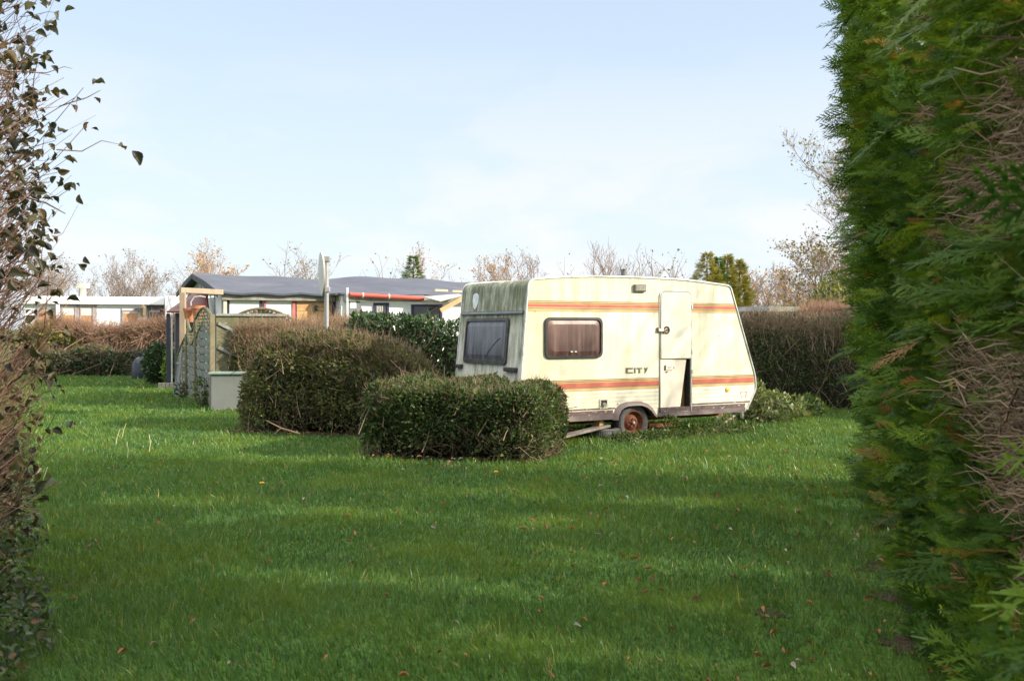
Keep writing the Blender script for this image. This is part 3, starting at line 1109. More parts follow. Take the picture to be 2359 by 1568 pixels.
def hedge(name, label, origin, ang, L, D, H, nleaf, lsize, ntw, twlen, lmat, tmat, cat='hedge', top_tw=.5, rnd=.25, seed=0, leaf_top=1., noise_amp=.09, inset=.17,
          tw_r=.004, core=True, up_bias=.5, cover=.10, kids=True, low_bare=0., right_slope=None):
    """clipped hedge: leaves and shoots in a shell round a twiggy core. local x along, y back, z up"""
    r = np.random.default_rng(100 + seed)
    Hf = H if callable(H) else (lambda x: np.full_like(np.asarray(x, float), H))
    ca, sa = math.cos(ang), math.sin(ang)
    Hm = float(np.max(Hf(np.linspace(0, L, 20))))

    def sample(n, toponly=False):
        ar = np.array([L * Hm, L * Hm * .35, L * D * 1.15, D * Hm, D * Hm])   # front, back, top, left, right
        if toponly:
            ar = np.array([L * Hm * .25, 0, L * D, D * Hm * .2, D * Hm * .2])
        f = r.choice(5, n, p=ar / ar.sum())
        a, b_ = r.random(n), r.random(n)
        x = np.where(f < 3, a * L, np.where(f == 3, 0, L))
        h = Hf(x)
        z = np.where(f == 2, h, (b_ if not toponly else 1 - .3 * b_ ** 2) * h)
        y = np.where(f == 0, 0, np.where(f == 1, D, np.where(f == 2, b_ * D, a * D)))
        N = np.zeros((n, 3))
        N[f == 0] = (0, -1, 0)
        N[f == 1] = (0, 1, 0)
        N[f == 2] = (0, 0, 1)
        N[f == 3] = (-1, 0, 0)
        N[f == 4] = (1, 0, 0)
        P = np.stack([x, y, z], -1)
        # soften the arrises
        c = np.stack([np.clip(x, rnd, L - rnd), np.clip(y, rnd, D - rnd), np.clip(z, -9, h - rnd)], -1)
        dv = P - c
        dl = np.linalg.norm(dv, axis=1)
        k = dl > 1e-4
        P[k] = c[k] + dv[k] / dl[k, None] * np.minimum(dl[k], rnd)[:, None]
        N[k] = nrm(dv[k] + N[k] * .05)
        off = noise_amp * vnoise(P, 1.6, seed) + noise_amp * .6 * vnoise(P, 4.5, seed + 1)
        P += N * off[:, None]
        return P, N

    def out(P):
        Q = P.copy()
        Q[:, 0], Q[:, 1] = P[:, 0] * ca - P[:, 1] * sa, P[:, 0] * sa + P[:, 1] * ca
        return Q
    nm = NM()
    P, N = sample(nleaf)
    dep = r.exponential(cover, nleaf) - .04
    P -= N * dep[:, None]
    keep = P[:, 2] > .02
    if low_bare:
        keep &= r.random(nleaf) < np.clip((P[:, 2] - .04) / low_bare, .12, 1)
    if leaf_top < 1:
        keep &= ~((P[:, 2] > Hf(P[:, 0]) - .28) & (r.random(nleaf) > leaf_top))
    # thin and thick clumps
    keep &= r.random(nleaf) < np.clip(.72 + .75 * vnoise(P, 2.6, seed + 5), .12, 1)
    P, N = P[keep], N[keep]
    n = len(P)
    Y = N * .8 + r.normal(0, .75, (n, 3)) + np.array([0, 0, up_bias * .7])
    Z = N * .7 + r.normal(0, .6, (n, 3)) + np.array([0, 0, .5])
    s = lsize * r.lognormal(0, .28, n)
    nm.add(*LEAF, out(P), basis(out(Y), out(Z)), np.stack([s * .58, s, s * .7], -1), r.random(n))
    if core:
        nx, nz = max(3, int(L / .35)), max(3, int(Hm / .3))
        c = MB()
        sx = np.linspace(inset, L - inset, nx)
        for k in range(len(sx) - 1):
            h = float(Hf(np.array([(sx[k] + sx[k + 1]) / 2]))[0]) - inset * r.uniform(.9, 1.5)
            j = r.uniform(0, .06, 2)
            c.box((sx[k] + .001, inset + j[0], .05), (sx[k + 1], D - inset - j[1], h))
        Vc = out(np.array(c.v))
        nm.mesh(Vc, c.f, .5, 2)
    # shoots
    P, N = sample(ntw)
    P2, N2 = sample(int(ntw * top_tw), True)
    P, N = np.concatenate([P, P2]), np.concatenate([N, N2])
    n = len(P)
    dirn = nrm(N * .6 + r.normal(0, .45, (n, 3)) + np.array([0, 0, up_bias]))
    ln = twlen * r.lognormal(0, .4, n)
    ts = np.linspace(-.75, .3, 4)
    bendv = r.normal(0, .18, (n, 3))
    Ps = P[:, None] + dirn[:, None] * (ts[None, :, None] * ln[:, None, None]) + bendv[:, None] * ((ts ** 2)[None, :, None] * ln[:, None, None])
    Ps[:, :, 2] = np.maximum(Ps[:, :, 2], .01)
    Rr = tw_r * r.uniform(.6, 1.4, n)[:, None] * np.array([1.2, 1., .8, .35])[None]
    tw = NM()
    tw.tubes(out(Ps.reshape(-1, 3)).reshape(n, 4, 3), Rr, r.random(n))
    base = np.array(origin, float)
    nm.v = [v + base for v in nm.v]
    tw.v = [v + base for v in tw.v]
    o = nm.build(name, [lmat, lmat, CORE], None, base)
    tag(o, label, cat)
    t_ = tw.build('twigs', tmat, o, base)
    return o


def line_ang(p, q):
    return math.atan2(q[1] - p[1], q[0] - p[0]), math.hypot(q[0] - p[0], q[1] - p[1])


# low clipped hedge in front of the caravan
p, q = (-1.9, 13.0), (.22, 12.42)
a, l = line_ang(p, q)
hedge('privet_hedge', 'low dark green clipped hedge in front of the caravan end', (p[0], p[1], 0), a, l, 1.9, lambda x: 0.86 + .05 * np.sin(x * 1.9 + .5) + .03 * np.sin(x * 7), 62000, .044, 1700, .30, PRIV, TWB, seed=1, top_tw=.5, rnd=.2, low_bare=.35, noise_amp=.10, cover=.075)
OLIV = leafmat('olive_privet', [(0, (.034, .050, .018)), (.45, (.07, .095, .028)), (.85, (.12, .145, .04)), (.96, (.22, .20, .06)), (1, (.28, .21, .09))], transl=.3, rough=.45, clump=(.10, .11, .03), cscale=1.6, spec=.3)
# tall twiggy hedge to its left
p, q = (-4.45, 16.25), (-1.3, 15.45)
a, l = line_ang(p, q)
hedge('twiggy_hedge', 'big rounded hedge with bare brown shoots on top, behind the low green hedge', (p[0], p[1], 0), a, l, 2.0,
      lambda x: np.where(x < 2.05, 1.56, 1.56 - .72 * np.clip((x - 2.05) / 1.2, 0, 1) ** 1.25) - .22 * np.clip((.8 - x) / .8, 0, 1) ** 2 + .05 * np.sin(x * 2.3), 54000, .047, 2100, .40, OLIV, TWB, seed=2, top_tw=1.9, rnd=.7, inset=.36, leaf_top=.85, noise_amp=.15, up_bias=.75, low_bare=.35, cover=.08)
# brown topped hedge by the fence
p, q = (-5.75, 20.95), (-2.9, 21.6)
a, l = line_ang(p, q)
hedge('brown_hedge', 'brown topped clipped hedge beside the arched fence, below the chalet wall', (p[0], p[1], 0), a, l, 1.3, lambda x: 1.72 + .04 * np.sin(x * 3), 16000, .06, 2600, .5, PRIV, TWL, seed=3, top_tw=1.5, rnd=.3, leaf_top=.12, up_bias=.8)
# laurel hedge
p, q = (-3.35, 20.3), (-.1, 20.6)
a, l = line_ang(p, q)
hedge('laurel_hedge', 'glossy dark green hedge between the sign pole and the caravan rear', (p[0], p[1], 0), a, l, 1.3, lambda x: 1.83 + .07 * np.sin(x * 2.1) + .05 * np.sin(x * 5.3), 17000, .075, 260, .4, PRIVD, TWB, seed=4, top_tw=.3, rnd=.3, cover=.13)
# dark hedge to the right of the caravan
p, q = (4.25, 20.6), (10.5, 20.0)
a, l = line_ang(p, q)
hedge('shaded_hedge', 'tall dark hedge with brown sunlit top to the right of the caravan', (p[0], p[1], 0), a, l, 2.4, lambda x: 1.80 + .03 * x + .05 * np.sin(x * 2.2), 46000, .05, 3000, .45, PRIV, TWB, seed=5, top_tw=1.6, rnd=.3, leaf_top=.3, up_bias=.8, low_bare=.5)
p, q = (6.7, 23.4), (12.2, 23.0)
a, l = line_ang(p, q)
hedge('russet_hedge', 'russet brown hedge top seen above the dark hedge on the right', (p[0], p[1], 0), a, l, 1.2, lambda x: 2.08 + .06 * np.sin(x * 2.6), 2500, .05, 5200, .5, BRLF, TWR, seed=6, top_tw=1.3, rnd=.3, leaf_top=.2, up_bias=.8)
# far brambly hedges before the white chalet
p, q = (-17.5, 36.6), (-10.8, 36.0)
a, l = line_ang(p, q)
hedge('bramble_hedge', 'tangled reddish brown bramble hedge in front of the white flat-roofed chalet', (p[0], p[1], 0), a, l, 1.2, lambda x: 1.62 + .12 * np.sin(x * 1.7) + .5 * np.clip((x - 5.0) / .8, 0, 1), 5200, .09, 7000, .8, BRLF, TWR, seed=7, top_tw=.5, rnd=.3, noise_amp=.16, tw_r=.007, core=False, up_bias=.35)
p, q = (-17.3, 35.4), (-12.7, 35.0)
a, l = line_ang(p, q)
hedge('ivy_hedge', 'low dark ivy hedge below the bramble hedge at the far edge of the lawn', (p[0], p[1], 0), a, l, .7, lambda x:   .86 + .08 * np.sin(x * 2.7), 13000, .075, 1500, .5, PRIVD, TWB, seed=8, rnd=.2, tw_r=.006)
p, q = (-17.4, 36.1), (-15.2, 36.0)
a, l = line_ang(p, q)
hedge('yellowing_shrub', 'yellow green leafy shrub growing into the left end of the bramble hedge', (p[0], p[1], 0), a, l, .9, lambda x: 1.75 - .16 * x, 2600, .12, 300, .6, BRLF, TWR, cat='shrub', seed=9, rnd=.5, core=False, noise_amp=.2)


def bush(name, label, c, rx, ry, h, n, ls, mat, seed, cat='shrub', group=None, twmat=TWB, ntw=120, core=True, droop=0.):
    """rounded shrub with its own stem"""
    r = np.random.default_rng(300 + seed)
    o = thing(name, label, cat, (c[0], c[1], 0), 0, group)
    nm = NM()
    D = nrm(r.normal(0, 1, (n, 3)))
    rad = 1 - np.abs(r.normal(0, .22, n))
    sc = np.array([rx, ry, h / 2])
    P = D * rad[:, None] * sc
    P *= (1 + .16 * vnoise(D, 2.5, seed) + .1 * vnoise(D, 6, seed + 1))[:, None]
    P[:, 2] += h / 2
    k = (P[:, 2] > .02) & (r.random(n) < np.clip(.75 + .7 * vnoise(P, 3.2 / rx, seed + 2), .15, 1))
    P, D = P[k], D[k]
    n = len(P)
    Y = D * .8 + r.normal(0, .6, (n, 3)) + np.array([0, 0, .3 - droop])
    s = ls * r.lognormal(0, .25, n)
    nm.add(*LEAF, P, basis(Y, D + r.normal(0, .6, (n, 3)) + np.array([0, 0, .5])), np.stack([s * .55, s, s * .7], -1), r.random(n))
    nm.build('foliage', mat, o)
    tw = NM()
    m_ = ntw
    e = nrm(r.normal(0, 1, (m_, 3))) * sc * r.uniform(.7, 1.08, (m_, 1)) + np.array([0, 0, h / 2])
    e[:, 2] = np.abs(e[:, 2])
    b0 = r.normal(0, .05, (m_, 3)) * [1, 1, 0]
    ts = np.linspace(0, 1, 4)
    Ps = b0[:, None] + (e - b0)[:, None] * ts[None, :, None]
    Ps[:, 1:3, 2] += .12 * h * r.random((m_, 1))
    tw.tubes(Ps, np.array([.012, .008, .005, .002])[None] * np.ones((m_, 1)) * max(.6, h / 1.5), r.random(m_))
    tw.build('stems', twmat, o)
    return o


bush('round_shrub', 'dense dark green round shrub at the lawn edge left of the fence', at(362, 880, 30.0), .42, .45, 1.22, 5200, .075, PRIVD, 1)
bush('bright_shrub', 'small sunlit yellow green shrub between the dark round shrub and the fence', at(397, 882, 29.2), .24, .3, 1.05, 1500, .10, leafmat('sunny_leaf', [(0, (.05, .11, .02)), (.6, (.12, .22, .03)), (1, (.28, .34, .06))]), 2)

# brick edging by the shrubs
t = thing('kerb_edging', 'short row of grey concrete edging blocks below the shrubs beside the fence', 'edging', (at(392, 897, 27.8)[0], 27.8, 0))
for k in range(6):
    mb = MB()
    mb.box((-.32 + k * .105, -.04, 0), (-.225 + k * .105, .04, .16 + .01 * (k % 2)))
    mb.build('block', M('edging_concrete', (.30, .27, .22), .9, .25, 12), t, bev=.008)
t2 = thing('leaf_bag', 'dark plastic sack standing between the ivy hedge and the round shrub', 'bag', (at(325, 850, 33)[0], 33., 0))
mb = MB()
mb.lathe([(.0, .02), (.26, .02), (.3, .2), (.27, .5), (.2, .66), (.07, .74), (.1, .86), (.0, .84)], (0, 0, 0), (0, 0, 1), 14)
for i, v in enumerate(mb.v):
    mb.v[i] = (v[0] + .03 * math.sin(v[2] * 21 + v[1] * 9), v[1], v[2])
mb.build('sack', M('dark_plastic', (.035, .04, .055), .35), t2, smooth=True)

# ------------------------------------------------------------------ tall conifer hedge on the right
CON = leafmat('cypress', [(0, (.018, .05, .014)), (.42, (.05, .115, .018)), (.72, (.125, .215, .024)), (.95, (.25, .33, .035)), (1, (.28, .15, .06))], transl=.38, rough=.5, clump=(.11, .185, .02), cscale=1.1, spec=.1)
DEAD = leafmat('dead_twig', [(0, (.10, .062, .038)), (.5, (.225, .145, .09)), (1, (.38, .265, .175))], transl=0, rough=.85)


def patch(a, z):
    """how bare the hedge is at distance a and height z, 0..1"""
    p = np.zeros_like(a)
    for pa, pz, ra, rz in ((2.75, 1.30, 1.15, .36), (2.2, 1.3, .8, .34), (3.2, 2.12, 1.25, .16), (2.7, 2.2, .5, .3), (4.2, 2.30, .35, .08), (4.0, 1.5, .35, .14), (4.9, 2.7, .25, .07), (4.6, 3.1, .3, .08)):
        q = np.sqrt(((a - pa) / ra) ** 2 + ((z - pz) / rz) ** 2)
        q = q + .22 * np.sin(a * 9 + z * 4) + .18 * np.sin(z * 14 - a * 5)
        p = np.maximum(p, np.clip((1.12 - q) / .3, 0, 1))
    return p


GAPS = [(1.1, .26, .4, 1.6), (2.1, .2, .7, 2.3), (2.9, .16, .45, 1.7), (3.8, .2, .4, 1.35), (4.75, .22, .45, 1.7), (5.75, .2, .8, 2.6), (6.75, .26, .35, 1.6), (7.9, .28, 1.2, 3.9), (9.2, .3, .6, 2.4), (-.4, .3, .3, 2.0)]


def gap(a, z):
    """True where the hedge is thin right through and lets the sun pass"""
    g = np.zeros(np.shape(a), bool)
    for ga, gw, g0, g1 in GAPS:
        w_ = gw * (.75 + .35 * np.sin(z * 7 + ga * 3))
        g |= (np.abs(a - ga + .1 * np.sin(z * 3.1 + ga)) < w_) & (z > g0) & (z < g1)
    return g


def con_hedge():
    r = np.random.default_rng(55)
    o = thing('conifer_hedge', 'towering dark green cypress hedge with brown dead patches along the right side of the lawn', 'hedge', (2.6, 7., 0))
    org = np.array([2.6, 7., 0])

    def pt(a, z, depth):
        b = hline(a)
        P = np.stack([b[:, 0], b[:, 1], z], -1)
        bulge = .09 * vnoise(P, 1.5, 21) + .06 * vnoise(P, 4.2, 22) + .045 * np.maximum(z - 1.2, 0) - .04
        return P + HN * (bulge - depth)[:, None]
    nm = NM()
    # (range of a, number of sprays, size, depth)
    for a0, a1, n, s0, dmean in ((1.7, 4.2, 7800, .12, .10), (4.2, 7.0, 9000, .125, .12), (7.0, 10.9, 5600, .19, .13), (1.9, 10.9, 1500, .3, .3)):
        a = r.uniform(a0, a1, n)
        z = r.random(n) * htop(a)
        dep = r.exponential(dmean, n) - .06
        k = (r.random(n) > patch(a, z) * .97) & (z < htop(a) - .05)
        k &= ~(gap(a, z) & (r.random(n) < .86))
        k &= r.random(n) < np.clip(.72 + .8 * vnoise(np.stack([a, z, a * 0], -1), 3.4, 31), .12, 1)
        a, z, dep = a[k], z[k], dep[k]
        n = len(a)
        P = pt(a, z, dep)
        Y = HN * .75 + HT * r.normal(.35, .45, n)[:, None] + UP * r.normal(.10, .34, n)[:, None] + r.normal(0, .2, (n, 3))
        Y[:, 2] += np.where(z < 1.0, .12, 0)
        Z = UP * r.normal(.75, .5, n)[:, None] + HN * r.normal(.35, .4, n)[:, None] + r.normal(0, .35, (n, 3))
        s = s0 * np.minimum(r.lognormal(0, .26, n), 1.45)
        tint = np.clip(r.beta(2, 2.6, n) + .14 * vnoise(P, 2.2, 33), 0, .95)
        tint = np.where(r.random(n) < .035, 1., tint)
        ti = r.integers(0, 4, n)
        for q in range(4):
            m_ = ti == q
            nm.add(*(FINE if a1 < 8 else SPRAYS)[q], P[m_], basis(Y[m_], Z[m_]), np.stack([s[m_] * .85, s[m_], s[m_]], -1), tint[m_])
    # straggling leaders that break the outline against the sky
    n = 240
    a = r.uniform(7.3, 10.9, n)
    z = r.uniform(.3, 1, n) * htop(a)
    P = pt(a, z, r.uniform(-.12, .0, n))
    Y = HN * .8 + UP * r.normal(.02, .3, n)[:, None] + HT * r.normal(.3, .5, n)[:, None]
    Z = UP * .9 + r.normal(0, .4, (n, 3))
    s = r.uniform(.22, .4, n)
    nm.add(*SPRAYS[1], P, basis(Y, Z), np.stack([s * .8, s, s], -1), r.random(n) * .7)
    nm.build('foliage', CON, o, org)
    tw = NM()
    # dead brush inside the bare patches, and twigs between the sprays
    for n, a0, a1, only, ln, rad in ((42000, 1.7, 5.4, True, .24, .0028), (1400, 1.9, 10.8, False, .26, .003)):
        a = r.uniform(a0, a1, n)
        z = r.random(n) * htop(a)
        if only:
            k = r.random(n) < patch(a, z)
            a, z = a[k], z[k]
        n = len(a)
        P = pt(a, z, r.uniform(-.07, .32, n) if only else r.uniform(.08, .35, n))
        d = nrm(HN * .38 + HT * r.normal(.75, .25, n)[:, None] + UP * r.normal(.06, .17, n)[:, None])
        L = ln * r.lognormal(0, .22, n)
        ts = np.linspace(-.5, .5, 5)
        bn = r.normal(0, .5, (n, 3))
        wig = r.normal(0, .06, (n, 5, 3))
        Ps = P[:, None] + d[:, None] * (ts[None, :, None] * L[:, None, None]) + (bn[:, None] * (ts ** 2)[None, :, None] + wig) * L[:, None, None]
        tw.tubes(Ps, rad * r.lognormal(0, .35, n)[:, None] * np.array([1.3, 1.1, .9, .7, .4])[None], r.random(n))
    tw.build('twigs', DEAD, o, org)
    # inner brush as solid blocks, gaps shaped to let sun streak the lawn
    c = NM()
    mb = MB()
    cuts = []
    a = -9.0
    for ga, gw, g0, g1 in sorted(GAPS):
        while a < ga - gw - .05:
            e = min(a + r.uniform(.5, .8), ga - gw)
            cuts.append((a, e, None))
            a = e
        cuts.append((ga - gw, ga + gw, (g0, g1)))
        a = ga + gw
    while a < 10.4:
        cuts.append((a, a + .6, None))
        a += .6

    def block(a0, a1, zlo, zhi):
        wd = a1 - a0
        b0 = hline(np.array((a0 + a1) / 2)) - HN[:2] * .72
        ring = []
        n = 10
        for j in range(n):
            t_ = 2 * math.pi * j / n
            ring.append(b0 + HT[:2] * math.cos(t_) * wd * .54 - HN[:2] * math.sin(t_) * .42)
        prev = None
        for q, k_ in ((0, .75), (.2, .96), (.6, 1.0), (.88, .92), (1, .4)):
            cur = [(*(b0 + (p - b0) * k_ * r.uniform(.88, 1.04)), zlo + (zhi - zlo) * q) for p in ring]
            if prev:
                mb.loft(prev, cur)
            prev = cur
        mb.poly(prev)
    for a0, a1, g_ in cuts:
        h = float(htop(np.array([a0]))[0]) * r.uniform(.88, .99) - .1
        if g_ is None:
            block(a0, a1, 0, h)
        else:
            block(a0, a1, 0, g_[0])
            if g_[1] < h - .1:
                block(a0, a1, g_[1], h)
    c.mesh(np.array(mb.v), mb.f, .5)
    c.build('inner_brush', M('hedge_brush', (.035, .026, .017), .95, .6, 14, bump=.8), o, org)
    # the side of the hedge away from the lawn, and the run behind the camera
    bk = NM()
    n = 2600
    a = r.uniform(-9, 10.8, n)
    z = r.random(n) * htop(a)
    side = (r.random(n) < .6) | (a > 2.2)
    kp = ~(gap(a, z) & (r.random(n) < .9))
    a, z, side = a[kp], z[kp], side[kp]
    n = len(a)
    P = pt(a, z, np.where(side, 1.2, .0))
    nn = np.where(side[:, None], -HN, HN)
    s = r.uniform(.3, .5, n)
    bk.add(*SPRAYS[2], P, basis(nn + r.normal(0, .5, (n, 3)), UP + r.normal(0, .5, (n, 3))), s, r.random(n) * .9)
    bk.build('outer_foliage', CON, o, org)


con_hedge()

# ------------------------------------------------------------------ near leafy shrub on the left
def near_shrub():
    r = np.random.default_rng(77)
    o = thing('leafy_shrub', 'tall half bare shrub with curled dark leaves at the near left edge of the lawn', 'shrub', (-3.6, 6.2, 0))
    org = np.array([-3.6, 6.2, 0])
    tw, lf = NM(), NM()
    n = 1500
    zt = r.beta(1.25, 1.8, n) * 3.9                        # height where each shoot is aimed
    yb = r.uniform(4.7, 7.6, n)
    edge = -.455 * yb + .10 * np.sin(yb * 3.1 + zt * 2.2) - .17 * np.clip((.7 - zt) / .7, 0, 1)
    reach = r.beta(3.2, 1.3, n)
    tip = np.stack([edge - (1 - reach) * 1.1 + np.where(r.random(n) < .09, r.uniform(.06, .22, n), 0), yb, zt + .25 + .22 * r.random(n)], -1)
    root = np.stack([edge - r.uniform(.9, 1.5, n), yb + r.normal(-.1, .35, n), np.maximum(zt - r.uniform(.3, 1.1, n), .0)], -1)
    k = 6
    ts = np.linspace(0, 1, k)
    sag = r.normal(.0, .13, (n, 3))
    Ps = root[:, None] + (tip - root)[:, None] * ts[None, :, None] + sag[:, None] * np.sin(ts * np.pi)[None, :, None] + r.normal(0, .024, (n, k, 3))
    tw.tubes(Ps, .0034 * r.lognormal(0, .35, n)[:, None] * np.linspace(1.3, .35, k)[None], r.random(n), 4)
    # side twigs
    m = 2300
    i = r.integers(0, n, m)
    q = r.uniform(.35, .95, m)
    P0 = root[i] + (tip - root)[i] * q[:, None]
    d = nrm(nrm((tip - root)[i]) + r.normal(0, .55, (m, 3)))
    L = r.uniform(.12, .34, m)
    Ps2 = P0[:, None] + d[:, None] * (np.linspace(0, 1, 4)[None, :, None] * L[:, None, None]) + r.normal(0, .01, (m, 4, 3))
    tw.tubes(Ps2, .0023 * r.lognormal(0, .3, m)[:, None] * np.array([1.2, 1, .8, .4])[None], r.random(m))
    # main stems
    for j in range(16):
        b0 = np.array([-.56 * (4.9 + .18 * j) - .25 * r.random(), 4.9 + .18 * j, 0])
        pts = [b0 + np.array([.12 * t + .1 * r.normal(), .06 * r.normal(), t * 3.4]) for t in np.linspace(0, 1, 6)]
        tw.tubes(np.array([pts]), np.array([[.028, .024, .02, .015, .01, .005]]), .3, 6)
    tw.build('twigs', leafmat('shrub_twig', [(0, (.085, .045, .036)), (.5, (.17, .095, .07)), (1, (.28, .17, .12))], transl=0, rough=.75), o, org)
    # leaves hang on the outer shoots, most of them high up
    T = np.concatenate([tip, Ps2[:, -1]])
    nt_ = len(T)
    zz = T[:, 2]
    outw = T[:, 0] + .455 * T[:, 1]
    pr = np.where(zz > 1.95, .46, np.where(zz > .75, .17, .42)) * np.clip((outw + .62) / .5, .06, 1)
    kk = r.random(nt_) < pr
    P = np.repeat(T[kk], 2, 0) + r.normal(0, .028, (kk.sum() * 2, 3))
    n = len(P)
    Y = np.stack([r.normal(.45, .5, n), r.normal(0, .5, n), r.normal(-.35, .5, n)], -1)
    Z = r.normal(0, .6, (n, 3)) + np.array([0, -.2, .8])
    s = r.uniform(.034, .076, n)
    lf.add(*CURL, P, basis(Y, Z), np.stack([s * .85, s, s * 1.1], -1), r.random(n))
    lf.build('leaves', leafmat('shrub_leaf', [(0, (.022, .022, .016)), (.5, (.045, .046, .022)), (.85, (.08, .075, .03)), (1, (.12, .07, .04))], transl=.22, rough=.45), o, org, True)
    # broad leaves round the foot
    f = NM()
    n = 2600
    yb = r.uniform(4.6, 11.0, n)
    ex = -.476 * yb + .12 * np.sin(yb * 2.6)
    z = r.beta(1.1, 2.4, n) * np.where(yb > 6.5, .75, .5)
    P = np.stack([ex - r.exponential(.3, n) - .25 * z + .05, yb, z + .03], -1)
    Y = np.stack([r.normal(.5, .6, n), r.normal(-.2, .6, n), r.normal(.1, .5, n)], -1)
    Z = np.stack([r.normal(.2, .5, n), r.normal(-.3, .5, n), np.ones(n)], -1)
    s = r.uniform(.025, .06, n)
    f.add(*CURL, P, basis(Y, Z), np.stack([s * .9, s, s * .6], -1), r.random(n))
    f.build('foot_leaves', leafmat('foot_leaf', [(0, (.022, .035, .015)), (.5, (.042, .07, .026)), (.85, (.11, .13, .06)), (1, (.18, .10, .06))], transl=.25, rough=.5), o, org, True)


near_shrub()

# ------------------------------------------------------------------ trees in the background
def tree_mesh(r, H, spread, levels, n1, leaf_n, leaf_s, droop=0., trunk=.045, stems=1, first=.12, thin=1.):
    """branch polylines by level and leaf points of a bare or nearly bare tree"""
    lines, radii, tips = [], [], []

    def grow(p, d, L, rad, lev):
        k = 5
        pts = [p]
        dd = d.copy()
        for i in range(k - 1):
            dd = nrm(dd + r.normal(0, .16, 3) + np.array([0, 0, .06 - droop * .1]))
            pts.append(pts[-1] + dd * L / (k - 1))
        lines.append(pts)
        radii.append([rad * (1 - .8 * i / (k - 1)) for i in range(k)])
        if lev >= levels:
            tips.append(pts[-1])
            tips.append(pts[2])
            return
        nc = int(n1 if lev == 0 else max(3, n1 * (.62 ** lev)))
        for j in range(nc):
            t = first + (1 - first) * (j + r.random()) / nc if lev == 0 else .2 + .8 * (j + r.random()) / nc
            f = t * (k - 1)
            i = min(int(f), k - 2)
            q = np.array(pts[i]) * (1 - (f - i)) + np.array(pts[i + 1]) * (f - i)
            az = r.uniform(0, 6.283)
            el = r.uniform(.25, .8)
            out = np.array([math.cos(az) * spread, math.sin(az) * spread, el])
            nd_ = nrm(nrm(out) + dd * .45)
            grow(q, nd_, L * (.52 if lev == 0 else .5) * (1.15 - .6 * t) * r.uniform(.8, 1.2), rad * .42 * (1.1 - .5 * t), lev + 1)
    for sidx in range(stems):
        base = np.array([r.normal(0, .12) * (stems > 1), r.normal(0, .12) * (stems > 1), 0])
        tilt = r.normal(0, .05 + .12 * (stems > 1), 2)
        grow(base, nrm(np.array([tilt[0], tilt[1], 1.])), H * r.uniform(.85, 1.), trunk * thin, 0)
    tw = NM()
    tw.tubes(np.array(lines), np.maximum(np.array(radii), .004 * thin), r.random(len(lines)), 4)
    lf = None
    if leaf_n:
        lf = NM()
        T = np.array(tips)
        i = r.integers(0, len(T), leaf_n)
        P = T[i] + r.normal(0, .12, (leaf_n, 3))
        s = leaf_s * r.uniform(.6, 1.3, leaf_n)
        lf.add(*LEAF, P, basis(r.normal(0, 1, (leaf_n, 3)), r.normal(0, 1, (leaf_n, 3))), np.stack([s * .7, s, s], -1), r.random(leaf_n))
    return tw, lf


TREET = leafmat('far_twig', [(0, (.19, .15, .135)), (.5, (.28, .22, .195)), (1, (.38, .31, .27))], transl=0, rough=.85)  # distance haze put into the twig colour: paler and pinker
AMB = leafmat('amber_leaf', [(0, (.26, .13, .04)), (.5, (.44, .24, .07)), (1, (.56, .36, .12))], transl=.35)
OLV = leafmat('olive_leaf', [(0, (.09, .085, .025)), (.5, (.19, .17, .045)), (1, (.36, .28, .08))], transl=.35)


def tree(name, label, x, d, H, seed, spread=1., levels=2, n1=16, leaf_n=0, leaf_s=.08, lmat=None, group=None, stems=1, thin=1.6, trunk=.05, cat='tree', first=.12, droop=0.):
    r = np.random.default_rng(500 + seed)
    o = thing(name, label, cat, ((x - CX) / FP * d, d, 0), r.uniform(0, 6.28), group)
    tw, lf = tree_mesh(r, H, spread, levels, n1, leaf_n, leaf_s, trunk=trunk, stems=stems, thin=thin, first=first, droop=droop)
    tw.build('trunk', TREET, o)
    if lf:
        lf.build('crown', lmat or AMB, o)
    return o


def hz(y, d):
    return CAMZ + (HY - y) / FP * d


# row behind the white chalet
LB = 'slender bare grey tree in the row behind the white flat-roofed chalet'
GB = 'bare trees behind the white chalet'
protos = [tree('bare_tree', LB, x, 56, hz(y, 56) * .9, i, .5, 3, 14, 420, .09, leafmat('dry_leaf', [(0, (.16, .10, .06)), (1, (.30, .2, .1))]), GB, thin=1.35, trunk=.05) for i, (x, y) in enumerate(((232, 584), (290, 610), (345, 620)))]
for i, (x, y, d) in enumerate(((165, 594, 55), (130, 610, 57), (205, 630, 60), (262, 622, 58), (318, 634, 61), (382, 632, 57), (415, 622, 60), (95, 600, 59), (58, 610, 60))):
    c = copy_tree(protos[i % 3])
    c.location = ((x - CX) / FP * d, d, 0)
    s = hz(y, d) / (hz((584, 610, 620)[i % 3], 56) * 1.02)
    c.scale = (s, s, s)
    c.rotation_euler = (0, 0, 1.7 * i + .6)
tree('amber_tree', 'spreading amber leaved tree rising over the left end of the grey roof', 556, 46, hz(592, 46), 20, 1.3, 3, 14, 1900, .10, AMB, stems=3, thin=1.5)
tree('sparse_tree', 'thin leafy saplings above the grey roof between the amber tree and sign pole', 672, 48, hz(600, 48), 21, 1., 2, 14, 420, .1, OLV, stems=4, thin=1.5)
tree('arching_sapling', 'arching bare sapling with a few leaves over the gable end of the grey roof', 482, 40, hz(600, 40), 22, 1.2, 2, 9, 90, .1, OLV, stems=3, thin=1.2)
for i, (x, y, d) in enumerate(((1010, 598, 46), (1065, 605, 45), (1120, 606, 48), (1165, 612, 46))):
    tree('amber_birch', 'bare twiggy birch with amber leaves low down, between the small fir and the caravan roof', x, d, hz(y, d), 30 + i, .6, 3, 11, 400, .09, AMB, 'birches with amber leaves', thin=1.5, first=.1)
